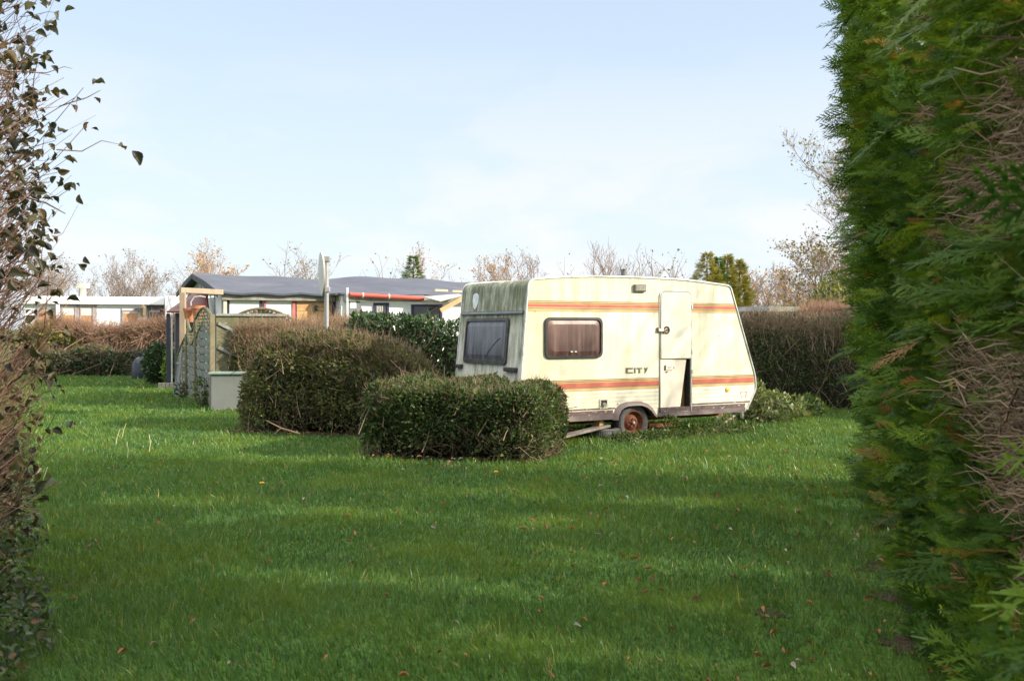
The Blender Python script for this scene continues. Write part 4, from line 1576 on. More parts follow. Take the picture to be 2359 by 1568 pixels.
tree('fan_shaped_tree', 'fan shaped bare tree just above the mossy caravan rear corner', 1200, 42, hz(614, 42), 36, 1.0, 3, 11, 30, .09, OLV, stems=3, thin=1.5)
for i, (x, y, d) in enumerate(((1392, 600, 44), (1440, 606, 46))):
    tree('bare_stem_tree', 'clump of upright leafless stems standing over the middle of the caravan roof', x, d, hz(y, d), 40 + i, .5, 2, 12, 20, .09, OLV, 'leafless stems over the caravan roof', stems=4, thin=1.4)
for i, (x, y, d) in enumerate(((1300, 612, 44), (1510, 596, 44), (1562, 612, 45), (880, 616, 44), (800, 632, 46))):
    lab = ('wispy sapling beside the fan shaped bare tree', 'leaf tipped sapling by the dark flue on the caravan roof', 'low sapling between the caravan flue and the golden conifers', 'single leaf tipped sapling over the grey roof, left of the small fir', 'faint bare sapling over the grey roof just right of the sign')[i]
    tree('sapling', lab, x, d, hz(y, d), 50 + i, .5, 1, 8, 60, .12, OLV, None, stems=3, thin=1.3)
for i, (x, y, d) in enumerate(((1705, 640, 42), (1752, 655, 43), (1800, 640, 42), (1845, 648, 44))):
    tree('amber_thicket', 'low amber and brown thicket beyond the dark hedge right of the caravan', x, d, hz(y, d), 60 + i, .8, 3, 14, 520, .10, AMB, 'amber thicket beyond the dark hedge', stems=2, thin=1.4)
tree('autumn_tree', 'tall bare tree with thinning olive leaves beside the conifer hedge', 2065, 29, hz(350, 29), 70, .85, 3, 20, 3200, .09, OLV, stems=2, thin=1.0, trunk=.08, first=.18)
tree('hawthorn', 'small leafy half bare tree below the tall autumn tree', 1905, 31, hz(560, 31), 71, 1.3, 3, 15, 4200, .09, OLV, stems=3, thin=1.2)
bush('green_shrub', 'green shrub glowing in the sun behind the russet hedge by the conifer hedge', at(1925, 700, 27), 1.0, .8, 2.95, 4200, .10, BRLF, 9)

# small fir and the four golden columns
def conifer(name, label, x, d, H, rad, n, mat, seed, shape, group=None, ssize=.4):
    r = np.random.default_rng(700 + seed)
    o = thing(name, label, 'tree', ((x - CX) / FP * d, d, 0), 0, group)
    nm = NM()
    z = r.random(n) ** .9 * H
    k = shape(z / H)
    az = r.uniform(0, 6.283, n)
    lump = 1 + .22 * np.sin(z * 5 + az * 2 + seed) + .18 * np.sin(z * 11 - az * 3)
    rr = rad * k * lump * (1 - np.abs(r.normal(0, .25, n)))
    P = np.stack([np.cos(az) * rr, np.sin(az) * rr, z], -1)
    D = np.stack([np.cos(az), np.sin(az), r.normal(.3, .35, n)], -1)
    s = ssize * r.uniform(.6, 1.25, n) * (.5 + .5 * k)
    for q in range(2):
        m_ = np.arange(n) % 2 == q
        nm.add(*SPRAYS[q], P[m_], basis(D[m_], UP + r.normal(0, .6, (m_.sum(), 3))), s[m_], np.clip(r.beta(2, 2, m_.sum()), 0, 1))
    nm.build('crown', mat, o)
    t = MB()
    t.tube([(0, 0, 0), (0, 0, H * .5), (0, 0, H)], [.09, .06, .01], 7)
    t.build('trunk', M('bark', (.10, .075, .055), .9, .3, 9), o)
    return o


FIR = leafmat('fir_green', [(0, (.05, .10, .025)), (.6, (.11, .19, .04)), (1, (.24, .28, .06))], transl=.3)
GOLD = leafmat('golden_conifer', [(0, (.12, .14, .03)), (.5, (.27, .27, .06)), (1, (.46, .40, .11))], transl=.3)
conifer('small_fir', 'small pointed green fir behind the right half of the grey roof', 952, 40, hz(590, 40), .95, 1150, FIR, 1, lambda t: np.clip((1.02 - t), 0, 1) ** .9 * (.75 + .4 * np.abs(np.sin(t * 21))), None, .42)
for i, (x, y, rad, lab) in enumerate(((1628, 584, .55, 'tallest and leftmost of the golden columnar conifers behind the caravan'), (1654, 594, .3, 'dark narrow columnar conifer wedged behind the tallest golden one'),
                                      (1675, 588, .3, 'thin topped golden columnar conifer third from the caravan door side'), (1703, 600, .36, 'rightmost golden columnar conifer behind the sloping caravan front'))):
    conifer('column_conifer', lab, x, 35 + .5 * i, hz(y, 35 + .5 * i), rad, 1500, GOLD if i != 1 else FIR, 10 + i, lambda t: np.clip(1.06 - t ** 3.2, 0.05, 1), 'golden columnar conifers', .34)

# ------------------------------------------------------------------ long chalet with grey felt roof
HA = math.radians(26.05)
HU, HV = np.array([math.cos(HA), math.sin(HA), 0]), np.array([-math.sin(HA), math.cos(HA), 0])
HP = np.array([-7.62, 27.15, 0.])


def hp(zx, zy, off=0.):
    dx, dy = (500 + zx * .38265) / 1.27566, (700 + zy * .38265) / 1.27566
    d = np.array([(dx - CX) / FP, 1., -(dy - HY) / FP])
    t = ((HP - HV * off - [0, 0, CAMZ]) @ HV) / (d @ HV)
    P = np.array([0, 0, CAMZ]) + d * t
    return float((P - HP) @ HU), float(P[2])


def chalet():
    root = thing('chalet', 'long white holiday chalet with sagging grey felt roof behind the hedges', 'chalet', HP, HA)
    white = M('chalet_white', (.78, .77, .74), .6, .06, 2, dirt=(.6, .58, .52), dirt_amt=(.6, .9))
    greyw = M('weathered_fascia', (.30, .28, .25), .8, .25, 5, dirt=(.16, .15, .12))
    blue = M('navy_paint', (.022, .024, .075), .5, .3)
    felt = M('roof_felt', (.072, .08, .105), .85, .18, 1.3, dirt=(.11, .115, .135), bump=.3)
    Lh, Wd, half = 9.3, 7.2, 4.0
    H1, HR = 2.52, 3.24
    xs = hp(1268, 500)[0]          # where the front steps forward
    w_ = MB()
    w_.box((.05, .02, 0), (xs, Wd - .3, H1), 0)
    w_.box((xs + .001, -.55, 0), (Lh - .2, Wd - .3, H1 + .02), 0)
    g_ = [(.05, .02, H1), (.05, Wd - .3, H1 + .14), (.05, half, HR - .06)]
    w_.prism(g_, (.08, 0, 0), 1)
    w_.build('wall', [white, M('gable_grey', (.46, .46, .45), .7, .15, 3)], root)
    # gable boarding strips and blue side panel
    gb = MB()
    for k in range(5):
        yy = .5 + k * 1.15
        gb.box((.02, yy, .3), (.048, yy + .06, H1 + .1 + .1 * k * (k < 4)), 0)
    gb.box((.015, .12, 0), (.046, 1.3, 1.95), 1)
    gb.build('gable_cladding', [M('gable_strip', (.36, .36, .36), .7), blue], root)
    # roof: two felt slopes with a wavy surface
    rf = MB()
    nx, ny = 44, 8
    r = np.random.default_rng(3)

    def surf(x, v):
        """v -1..1 across the ridge"""
        sag = .035 * math.sin(x * 1.15 + .6) + .025 * math.sin(x * 2.7 + 1) + (.05 * math.exp(-((x - 5.2) / .9) ** 2))
        y = half + v * (half + .28) if v < 0 else half + v * (Wd - half)
        ze = H1 + .07 if v < 0 else H1 + .3
        z = HR + (ze - HR) * abs(v) + sag * (1 - abs(v)) + .02 * math.sin(x * 6 + v * 5) * abs(v)
        z += .05 * math.sin(x * 1.9 + 2) * math.exp(-((abs(v) - .5) / .3) ** 2)
        fx = -.22 + x * (Lh + .3) / Lh
        return (fx, y - (.34 if (v < -.6 and x > xs - .1) else 0) * (abs(v) - .6) / .4, z)
    grid = [[surf(Lh * i / nx, -1 + 2 * j / (2 * ny)) for j in range(2 * ny + 1)] for i in range(nx + 1)]
    k = 2 * ny + 1
    vs = [p for row in grid for p in row]
    vb = [(p[0], p[1], p[2] - .05) for p in vs]
    q = [(i * k + j, (i + 1) * k + j, (i + 1) * k + j + 1, i * k + j + 1) for i in range(nx) for j in range(k - 1)]
    rf.add(vs, q)
    rf.add(vb, q)
    rim = [i * k for i in range(nx + 1)] + [nx * k + j for j in range(1, k)] + [i * k + k - 1 for i in range(nx - 1, -1, -1)] + [j for j in range(k - 2, 0, -1)]
    rf.loft([vs[i] for i in rim], [vb[i] for i in rim])
    rf.build('roof', felt, root, smooth=True)
    fa = MB()
    fa.box((-.1, -.16, H1 - .13), (xs - .05, -.13, H1 + .03))
    fa.beam((xs + .12, -.72, H1 - .05), (Lh, -.72, H1 - .05), .03, .17)
    fa.beam((xs - .02, -.16, H1 - .05), (xs + .1, -.70, H1 - .05), .03, .16)
    fa.build('fascia', greyw, root, bev=.006)
    ba = MB()
    ba.beam((-.22, -.25, H1 + .0), (-.22, half, HR - .04), .04, .13)
    ba.beam((-.22, half + .05, HR - .04), (-.22, Wd, H1 + .22), .04, .13)
    ba.build('bargeboard', M('dark_bargeboard', (.05, .05, .055), .7, .3), root)
    # left-hand bays
    def bx(mb, x0, y0, x1, y1, d0, d1, mi=0):
        a, zt = hp(x0, y0)
        b, zb_ = hp(x1, y1)
        mb.box((a, d0, min(zt, zb_)), (b, d1, max(zt, zb_)), mi)
    po = MB()
    bx(po, 404, 414, 430, 690, -.10, .01)
    po.build('corner_post', M('pale_post', (.62, .55, .42), .7, .15), root)
    for rect in ((455, 440, 685, 700), (735, 480, 935, 700)):
        p_ = MB()
        bx(p_, *rect, -.012, .018)
        f = p_.build('window_board', M('board_white', (.80, .79, .76), .5, .05), root)
    for rect in ((436, 432, 454, 700), (686, 432, 705, 700), (960, 425, 967, 700)):
        s = MB()
        bx(s, *rect, -.03, .018)
        s.build('shutter_post', blue, root)
    pk = MB()
    bx(pk, 720, 460, 735, 700, -.045, .018)
    bx(pk, 936, 460, 958, 700, -.045, .018)
    bx(pk, 735.5, 460, 935.5, 479, -.045, .018)
    pk.build('window_frame', M('faded_red_frame', (.62, .16, .14), .6, .2), root)
    wd = MB()
    a0, zt = hp(969, 424)
    a1, zb_ = hp(1262, 580)
    for i in range(9):
        z_ = zt - .12 * (i + 1)
        wd.box((a0, -.03 - .006 * (i % 2), z_ + .006), (a1 - .01, .015, z_ + .12))
    wd.build('timber_cladding', M('orange_timber', (.56, .32, .14), .6, .25, 7, streak=3, dirt=(.38, .2, .09)), root)
    lm = MB()
    lx, lz = hp(1112, 548)
    lm.lathe([(0, .12), (.06, .1), (.05, 0), (.03, -.04), (0, -.06)], (lx, -.12, lz), (0, 0, 1), 8)
    lm.box((lx - .02, -.11, lz - .02), (lx + .02, -.03, lz + .02))
    lm.build('wall_lamp', M('dark_green_lamp', (.03, .06, .05), .5), root)
    # projecting bay: side boarding, white post, windows
    sb = MB()
    for i in range(11):
        sb.box((xs - .02 - .004 * (i % 2), -.53, .1 + i * .21), (xs - .0015, -.02, .1 + i * .21 + .2))
    sb.build('side_boarding', M('grey_white_board', (.55, .54, .55), .65, .1, 6), root)
    cb = MB()
    x_, _ = hp(1262, 500, .1)
    cb.box((xs - .10, -.10, 0), (xs - .03, -.035, H1 - .14))
    cb.build('blue_corner_strip', blue, root)
    OFF = .55

    def bf(mb, x0, y0, x1, y1, d0, d1, mi=0):
        a, zt = hp(x0, y0, OFF)
        b, zb_ = hp(x1, y1, OFF)
        mb.box((a, -OFF + d0, min(zt, zb_)), (b, -OFF + d1, max(zt, zb_)), mi)
    for rect, nm_ in (((1560, 495, 1676, 760), 'small'), ((1850, 508, 2085, 760), 'wide')):
        x0, y0, x1, y1 = rect
        f_ = MB()
        bf(f_, x0, y0, x0 + 16, y1, -.05, -.002)
        bf(f_, x1 - 16, y0, x1, y1, -.05, -.002)
        bf(f_, x0 + 16.3, y0, x1 - 16.3, y0 + 15, -.05, -.002)
        bf(f_, x0 + 16.3, y1 - 15, x1 - 16.3, y1, -.05, -.002)
        f = f_.build('bay_window', blue, root)
        g2 = MB()
        bf(g2, x0 + 16.5, y0 + 15.5, x1 - 16.5, y1 - 15.5, -.02, -.004)
        g2.build('pane', M('dim_glass', (.05, .05, .06), .12, .3, 3, spec=.7), f)
        if nm_ == 'small':
            cu = MB()
            for i in range(4):
                bf(cu, x0 + 22 + i * 13, y0 + 22, x0 + 31 + i * 13, y1 - 20, -.03 - .004 * (i % 2), -.0205)
            cu.build('curtain', M('net_curtain', (.5, .48, .44), .8, .15, 9), f, bev=.01)
    return root, bf


CH, bf_ = chalet()


def hw(x, y, z):
    return HP + HU * x + HV * y + np.array([0, 0, z])


def hpt(zx, zy, off):
    s_, z_ = hp(zx, zy, off)
    return hw(s_, -off, z_)


# rolled red awning under the eave and its odd neighbours
t = MB()
a, b = hpt(1378, 432, .82), hpt(1945, 464, .82)
t.tube([a, b], .062, 12)
awn = t.build('rolled_awning', M('red_roller', (.42, .075, .05), .45, .12, 5), None, smooth=True)
tag(awn, 'long red rolled awning tube hanging under the grey roof edge', 'awning')
for f in (.17, .52):
    k_ = MB()
    q = a + (b - a) * f
    k_.lathe([(.064, -.02), (.073, -.02), (.073, .02), (.064, .02)], q, b - a, 12)
    k_.build('strap', M('pale_strap', (.55, .53, .5), .5), awn)
t = MB()
t.beam(hpt(1360, 378, .78), hpt(1360, 700, .78), .05, .05)
o = t.build('white_pole', M('white_paint', (.75, .75, .73), .5, .08), None)
tag(o, 'thin white upright pole at the left end of the red awning', 'pole')
t = MB()
cx_, cz_ = hp(1392, 530, .62)
lp = [(cx_ + .30 * math.sin(t_) * (1 if True else 1), cz_ - .25 + .62 * math.cos(t_)) for t_ in np.linspace(0, math.pi, 14)]
lp = [(cx_ - .12, cz_ - .87)] + lp[::-1][0:] + [(cx_ - .12, cz_ + .30)]
t.prism([hw(x, -.66, z) for x, z in lp], HV * .03)
o = t.build('oval_board', M('grey_oval', (.17, .18, .21), .6, .08), None)
tag(o, 'grey half oval board standing against the white wall beside the pole', 'board')
t = MB()
t.prism([hw(x, -.6635, z) for x, z in ((cx_ - .05, cz_ - .02), (cx_ + .12, cz_ - .02), (cx_ + .12, cz_ + .20), (cx_ - .05, cz_ + .20))], HV * .003)
t.build('paper_label', M('paper_white', (.8, .8, .78), .7, .04), o)
# open flap board and its timber brace, battens on the roof edge
t = MB()
t.prism([hpt(1950, 455, .95), hpt(2070, 487, 1.35), hpt(2240, 442, 1.3), hpt(2215, 432, .75)], (0, 0, .025))
o = t.build('flap_board', M('flap_ply', (.46, .44, .41), .6, .1, 4), None)
tag(o, 'pale board flap jutting out under the roof edge beside the caravan', 'board')
t = MB()
t.beam(hpt(2075, 556, 1.0), hpt(2240, 462, 1.0), .05, .13)
o = t.build('timber_brace', M('fresh_timber', (.60, .40, .22), .6, .15, 8), None)
tag(o, 'slanting orange timber brace below the flap board', 'timber')
t = MB()
t.beam(hpt(2032, 399, .80), hpt(2128, 402, .80), .1, .06)
o = t.build('roof_batten', M('pale_batten', (.55, .46, .32), .7, .2, 9), None)
tag(o, 'short pale batten lying on the grey roof edge above the flap board', 'batten')
t = MB()
t.beam(hpt(2165, 406, .80), hpt(2250, 410, .80), .1, .06)
o = t.build('roof_batten', MATS['pale_batten'], None)
tag(o, 'pale batten on the grey roof edge nearest the caravan corner', 'batten')

# ------------------------------------------------------------------ pergola, kiosk and pots at the chalet's gable end
d_ = 25.6
t = thing('pergola', 'pale timber post and beam frame before the chalet gable', 'frame', (at(421, 0, d_)[0], d_, 0))
fm = M('bare_timber', (.36, .27, .19), .7, .2, 7, streak=.3)
mb = MB()
mb.box((-.07, -.06, 0), (.07, .06, hz(668, d_) - .07))
mb.build('post', fm, t, bev=.008)
mb = MB()
e = at(512, 668, 26.6) - np.array([at(421, 0, d_)[0], d_, 0])
mb.beam((-.07, 0, hz(668, d_)), (e[0], e[1], hz(668, d_) - .02), .1, .13)
mb.build('beam', fm, t, bev=.008)
kd = 28.5
kx = at(440, 0, kd)[0]
t = thing('garden_kiosk', 'small dark kiosk with a maroon sloping roof behind the timber post', 'kiosk', (kx, kd, 0), .35)
mb = MB()
mb.box((-.42, -.3, 0), (.36, .7, 2.06), 0)
mb.build('wall', M('kiosk_dark', (.06, .06, .075), .6, .3), t, bev=.01)
mb = MB()
mb.prism([(-.62, -.42, 2.08), (.45, -.42, 2.13), (.42, .3, 2.62), (.2, .3, 2.6)], (0, .05, 0))
mb.add([(-.66, -.45, 2.06), (.47, -.45, 2.10), (.47, .8, 2.66), (.1, .8, 2.62), (-.66, -.45, 2.1), (.47, -.45, 2.14), (.47, .8, 2.70), (.1, .8, 2.66)],
       [(0, 1, 2, 3), (4, 5, 6, 7), (0, 1, 5, 4), (1, 2, 6, 5), (2, 3, 7, 6), (3, 0, 4, 7)])
mb.build('roof', M('maroon_roof', (.10, .022, .022), .45, .25), t)
mb = MB()
mb.box((-.66, -.36, 0), (-.56, -.26, 2.05))
mb.box((-.54, -.36, 0), (-.50, -.26, 2.0), 1)
mb.build('post', [M('kiosk_post', (.035, .04, .06), .6), M('kiosk_white', (.5, .5, .48), .6)], t)
for i, (x, y, d, s, lab) in enumerate(((456, 716, 24.6, .98, 'largest terracotta pot on top of the arched fence'), (438, 720, 24.9, .75, 'middle terracotta pot between the big one and the timber post'), (431, 717, 25.2, .6, 'smallest terracotta pot next to the timber post'))):
    c = at(x, y, d)
    t = thing('flower_pot', lab, 'pot', (c[0], c[1], c[2] - .2 * s), 0, 'terracotta pots over the fence')
    mb = MB()
    mb.lathe([(0, -.08), (.09 * s, -.08), (.15 * s, .26 * s), (.13 * s, .26 * s), (.10 * s, .0)], (0, 0, 0), (0, 0, 1), 20)
    tc = M('terracotta', (.46, .17, .085), .7, .15, 8)
    mb.build('bowl', tc, t, smooth=True)
    mb = MB()
    mb.lathe([(.15 * s, .25 * s), (.17 * s, .25 * s), (.172 * s, .33 * s), (.145 * s, .33 * s), (.14 * s, .26 * s)], (0, 0, 0), (0, 0, 1), 20)
    mb.build('rim', tc, t, smooth=True)
c = at(452, 690, 24.9)
t = MB()
t.tube([c + np.array([-.12, 0, -.28]), c + np.array([-.13, 0, -.05]), c + np.array([-.05, 0, .06]), c + np.array([.1, 0, .08]), c + np.array([.22, 0, .06])], .018, 6)
o = t.build('bent_pipe', M('pale_pipe', (.4, .41, .42), .5), None, smooth=True)
tag(o, 'bent grey pipe curving above the terracotta pots', 'pipe')

# ------------------------------------------------------------------ arched fence panels
FW = M('fence_weathered', (.23, .235, .225), .85, .3, 6, streak=1, dirt=(.11, .125, .075))
FG = M('fence_greenish', (.12, .115, .065), .85, .3, 6, dirt=(.20, .19, .11))
FT = M('fence_tan', (.20, .165, .10), .8, .25, 6, dirt=(.2, .19, .1))
FA, FB, FC, FD = np.array([-6.15, 21.0]), np.array([-7.08, 22.95]), np.array([-7.68, 24.2]), np.array([-8.4, 25.75])


def panel(name, label, A, B, topf, midf, slats=True, lattice=True):
    """weave panel from A to B; topf/midf give the heights of the top rail and of the solid part's top at 0..1"""
    L = float(np.linalg.norm(B - A))
    t = thing(name, label, 'fence panel', (A[0], A[1], 0), math.atan2(B[1] - A[1], B[0] - A[0]))
    fr = MB()
    ts = np.linspace(.02, .98, 15)
    fr.tube([(x * L, 0, topf(x)) for x in ts], .035, 6)
    fr.tube([(x * L, 0, midf(x)) for x in ts], .032, 6)
    fr.beam((.02 * L, 0, 0.02), (.02 * L, 0, topf(.02)), .06, .06)
    fr.beam((.98 * L, 0, 0.02), (.98 * L, 0, topf(.98)), .06, .06)
    fr.build('frame', FG, t)
    sl = MB()
    n = 10
    for i in range(n):
        z0 = .08 + i * .168
        for j in range(10):
            xa, xb = .035 + .093 * j, .035 + .093 * (j + 1)
            zm = min(midf(xa), midf(xb))
            zt = min(z0 + .15, zm)
            if zt > z0 + .02:
                sg = 1 if (i % 2) else -1
                ya = sg * .002 * math.cos(math.pi * (xa - .035) / .31)
                yb = sg * .002 * math.cos(math.pi * (xb - .035) / .31)
                k_ = .016 * (zt - z0) / .15
                sl.add([(xa * L, ya - .006 - k_, z0), (xb * L, yb - .006 - k_, z0), (xb * L, yb - .006 + k_, zt), (xa * L, ya - .006 + k_, zt), (xa * L, ya + .006 - k_, z0), (xb * L, yb + .006 - k_, z0), (xb * L, yb + .006 + k_, zt), (xa * L, ya + .006 + k_, zt)],
                       [(0, 1, 2, 3), (4, 5, 6, 7), (0, 1, 5, 4), (1, 2, 6, 5), (2, 3, 7, 6), (3, 0, 4, 7)])
    for f in (.22, .5, .78):
        sl.box((f * L - .02, -.009, .05), (f * L + .02, .009, midf(f) - .03))
    sl.build('weave', FW, t)
    if lattice:
        la = MB()
        for k in range(-8, 16):
            for sg in (-1, 1):
                pts = []
                for q in np.linspace(0, 1, 24):
                    x = k * .1 + q * .9 if sg > 0 else k * .1 + .2 + (1 - q) * .9
                    z = .9 + q * 1.3
                    if .03 < x < .97 and midf(x) < z < topf(x):
                        pts.append((x * L, .008 * sg, z))
                if len(pts) > 1:
                    la.beam(pts[0], pts[-1], .012, .028)
        la.build('lattice', FG, t)
    po = MB()
    po.box((-.05, -.05, 0), (.05, .05, topf(0.02) + .06))
    po.build('post', FT, t, bev=.008)
    return t


arch = lambda lo, hi: (lambda x: lo + (hi - lo) * math.sin(math.pi * min(max(x, 0), 1)) ** .8)
panel('woven_fence', 'arched woven fence panel with lattice top next to the grey bin', FA, FB, arch(1.84, 2.08), arch(1.36, 1.72))
panel('woven_fence', 'woven fence panel with a scooped hollow top behind the arched one', FB, FC, lambda x: 1.88 - .30 * math.sin(math.pi * min(max(x, 0), 1)) ** .8, lambda x: 1.62 - .34 * math.sin(math.pi * min(max(x, 0), 1)) ** .8)
panel('woven_fence', 'lowest woven fence panel sloping down beside the timber post', FC, FD, lambda x: 1.45 - .5 * x ** 1.5, lambda x: 1.2 - .5 * x ** 1.5)
t = thing('trellis', 'old grey trellis leaning against the far end of the fence', 'trellis', (FC[0] * .75 + FD[0] * .25 - .03, FC[1] * .75 + FD[1] * .25 - .05, 0), math.atan2(FD[1] - FC[1], FD[0] - FC[0]))
mb = MB()
for k in range(7):
    mb.beam((-.45 + .14 * k, .16, 0), (-.38 + .12 * k, .06, 1.2 - .05 * k), .03, .02)
for zz in (.3, .8):
    mb.beam((-.46, .15 - .07 * zz, zz), (.44, .15 - .07 * zz, zz), .02, .03)
mb.build('slats', FW, t)
# flat panel that turns the corner towards the hedge
t = thing('board_fence', 'tan timber fence panel with diagonal braces facing the lawn beside the brown hedge', 'fence panel', (FA[0] + .06, FA[1] + .02, 0), .62)
mb = MB()
for k in range(12):
    mb.box((.02, .0, .05 + .155 * k), (1.55, .02, .05 + .155 * k + .15))
mb.build('boards', FG, t)
mb = MB()
for k in range(4):
    mb.beam((.05, -.025, 1.75 - .5 * k), (1.5, -.025, .75 - .5 * k + .3), .03, .06)
mb.box((0, -.05, 1.90), (1.6, .03, 1.95))
mb.build('brace', FW, t)
p, q = at(527, 0, 24.4), at(676, 0, 24.2)
t = thing('arched_fence', 'arched tan fence panel rising above the brown hedge under the white windows', 'fence panel', (p[0], p[1], 0), math.atan2(q[1] - p[1], q[0] - p[0]))
Lp = q[0] - p[0]
mb = MB()
tt = np.linspace(0, 1, 17)
arc = lambda x: 1.86 + .25 * math.sin(math.pi * x)
mb.tube([(x * Lp, 0, arc(x)) for x in tt], .035, 6)
mb.build('frame', FT, t, smooth=True)
mb = MB()
for i in range(16):
    x0, x1 = tt[i] * Lp, tt[i + 1] * Lp
    mb.box((x0 + .004, .012 * (i % 2), .3), (x1 - .004, .02 + .012 * (i % 2), min(arc(tt[i]), arc(tt[i + 1])) - .03))
mb.build('boards', FG, t)

# water tank
t = thing('storage_bin', 'pale grey green storage bin with a lipped lid beside the big hedge', 'bin', (at(482, 0, 20.45)[0], 20.45, 0), .12)
gm = M('bin_grey', (.185, .195, .18), .75, .12, 2.5, dirt=(.13, .16, .11), dirt_amt=(.5, .8))
mb = MB()
mb.box((.02, 0, 0), (.98, .45, .72))
mb.build('body', gm, t, bev=.02)
mb = MB()
mb.box((-.02, -.04, .722), (1.02, .49, .765))
mb.build('lid', M('bin_lid', (.20, .27, .22), .6, .15, 3), t, bev=.01)

# round road sign seen almost edge on
sp = at(752, 0, 18.4)
t = thing('road_sign', 'round metal sign seen nearly edge-on upon a grey pole behind the big hedge', 'sign', (sp[0], sp[1], 0))
zt = hz(594, 18.4)
galv = M('sign_galvanised', (.34, .34, .35), .5, .12, 5, .3, dirt=(.26, .25, .22))
mb = MB()
mb.tube([(0, 0, 0), (0, 0, zt)], .042, 12)
mb.build('pole', galv, t, smooth=True)
zc_ = (hz(582, 18.4) + hz(680, 18.4)) / 2
rad_ = (hz(582, 18.4) - hz(680, 18.4)) / 2
ax = nrm(np.array([.955, .305, .03]))
mb = MB()
cc = np.array([-.085, -.02, zc_])
mb.lathe([(0, .004), (rad_ - .03, .004), (rad_, .02), (rad_, -.012), (rad_ - .02, -.012), (0, -.012)], cc, ax, 40)
mb.build('sign_plate', M('sign_back', (.46, .45, .44), .45, .12, 4, dirt=(.33, .31, .28)), t, smooth=True)
for dz in (.27, -.28):
    mb = MB()
    mb.box((-.06, -.06, zc_ + dz - .05), (.06, .06, zc_ + dz + .05))
    mb.build('clamp', galv, t, bev=.01)

# ------------------------------------------------------------------ the white flat-roofed chalet, far left
WD = 40.0
WA = .36
WU, WV = np.array([math.cos(WA), math.sin(WA), 0]), np.array([-math.sin(WA), math.cos(WA), 0])
WP0 = at(250, 0, WD) * [1, 1, 0]


def wp(zx, zy, d=WD):
    """zoomed photo point -> world x, z on the white chalet's front"""
    dx, dy = (100 + zx / 4.3545) / 1.27566, (800 + zy / 4.3545) / 1.27566
    d0 = np.array([(dx - CX) / FP, 1., -(dy - HY) / FP])
    t = ((WP0 - [0, 0, CAMZ]) @ WV) / (d0 @ WV)
    P = np.array([0, 0, CAMZ]) + d0 * t
    return float((P - WP0) @ WU), float(P[2])


def white_chalet():
    x0 = wp(-120, 300)[0]
    x1 = wp(1665, 300)[0]
    root = thing('white_chalet', 'low white flat-roofed chalet behind the brown bramble hedge at far left', 'chalet', WP0 + WU * x0, WA)
    wm = M('bright_white', (.86, .86, .85), .55, .05, 2)
    zt, zf = wp(0, 305)[1], wp(0, 405)[1]
    X = lambda zx: wp(zx, 0)[0] - x0
    Zz = lambda zy: wp(0, zy)[1]
    mb = MB()
    mb.box((0, 0, 0), (x1 - x0 - .02, 5, zf + .02))
    mb.build('wall', wm, root)
    mb = MB()
    mb.box((-.1, -.22, zf), (x1 - x0, 5.2, zt))
    mb.build('roof', wm, root, bev=.02)
    mb = MB()
    mb.box((x1 - x0 + .01, -.75, 0), (x1 - x0 + 2.2, 5, zt + .05))
    mb.build('annex', wm, root, bev=.02)
    mb = MB()
    mb.box((X(285), -.2, 0), (X(332), -.03, zf - .005))
    mb.build('post', wm, root)
    gr = M('mauve_shutter', (.38, .33, .33), .65, .12)
    cu = M('cream_net', (.75, .72, .62), .8, .1, 6)
    og = M('orange_curtain', (.50, .26, .13), .7, .2, 5)
    for wx0, wx1, zy0, zys, zy1, sh in ((60, 275, 470, 490, 680, 0), (372, 525, 430, 545, 690, 34), (606, 752, 440, 548, 690, 52), (1145, 1330, 490, 515, 640, 26)):
        f = MB()
        e = .05
        a_, b_ = X(wx0), X(wx1)
        t0, t1 = Zz(zy0), Zz(zy1)
        f.box((a_ - e, -.06, t1), (a_, -.002, t0 + e))
        f.box((b_, -.06, t1), (b_ + e, -.002, t0 + e))
        f.box((a_ + .001, -.06, t0), (b_ - .001, -.002, t0 + e))
        if sh:
            f.box((X(wx0 - sh), -.035, t1), (a_ - e - .002, -.002, t0 + .12))
            f.box((b_ + e + .002, -.035, t1), (X(wx1 + sh), -.002, t0 + .12))
        fo = f.build('window', gr, root)
        p_ = MB()
        zs = Zz(zys)
        p_.box((a_ + .002, -.02, zs + .002), (b_ - .002, -.003, t0 - .002), 0)
        p_.box((a_ + .002, -.02, t1), (b_ - .002, -.003, zs), 1)
        p_.build('curtain', [cu, og], fo)
    dr = MB()
    dr.box((X(1440), -.03, 0), (X(1655), -.002, zf - .02), 0)
    dr.box((X(1470), -.05, 0), (X(1485), -.031, zf - .22), 1)
    dr.box((X(1486), -.05, zf - .3), (X(1610), -.031, zf - .2), 1)
    dr.build('door', [M('dark_door', (.09, .075, .07), .5), M('door_grey', (.34, .31, .29), .6)], root)
    ln = MB()
    lx, lz = X(1392), Zz(490)
    ln.lathe([(0, .26), (.03, .24), (.14, .12), (.12, .1), (.10, -.18), (.04, -.24), (0, -.24)], (lx, -.3, lz), (0, 0, 1), 6)
    ln.beam((lx - .28, -.03, lz + .08), (lx, -.3, lz + .1), .04, .06)
    ln.build('wall_lantern', M('lantern_brown', (.16, .12, .07), .5), root)
    c_ = MB()
    cx, cz = X(612), Zz(310)
    c_.tube([(cx, 1.2, cz - .1), (cx, 1.2, Zz(180))], .11, 10)
    c_.tube([(cx, 1.2, Zz(178)), (cx, 1.2, Zz(118))], .23, 12)
    c_.build('chimney', M('chimney_cream', (.58, .55, .40), .6, .15), root, smooth=True)


white_chalet()

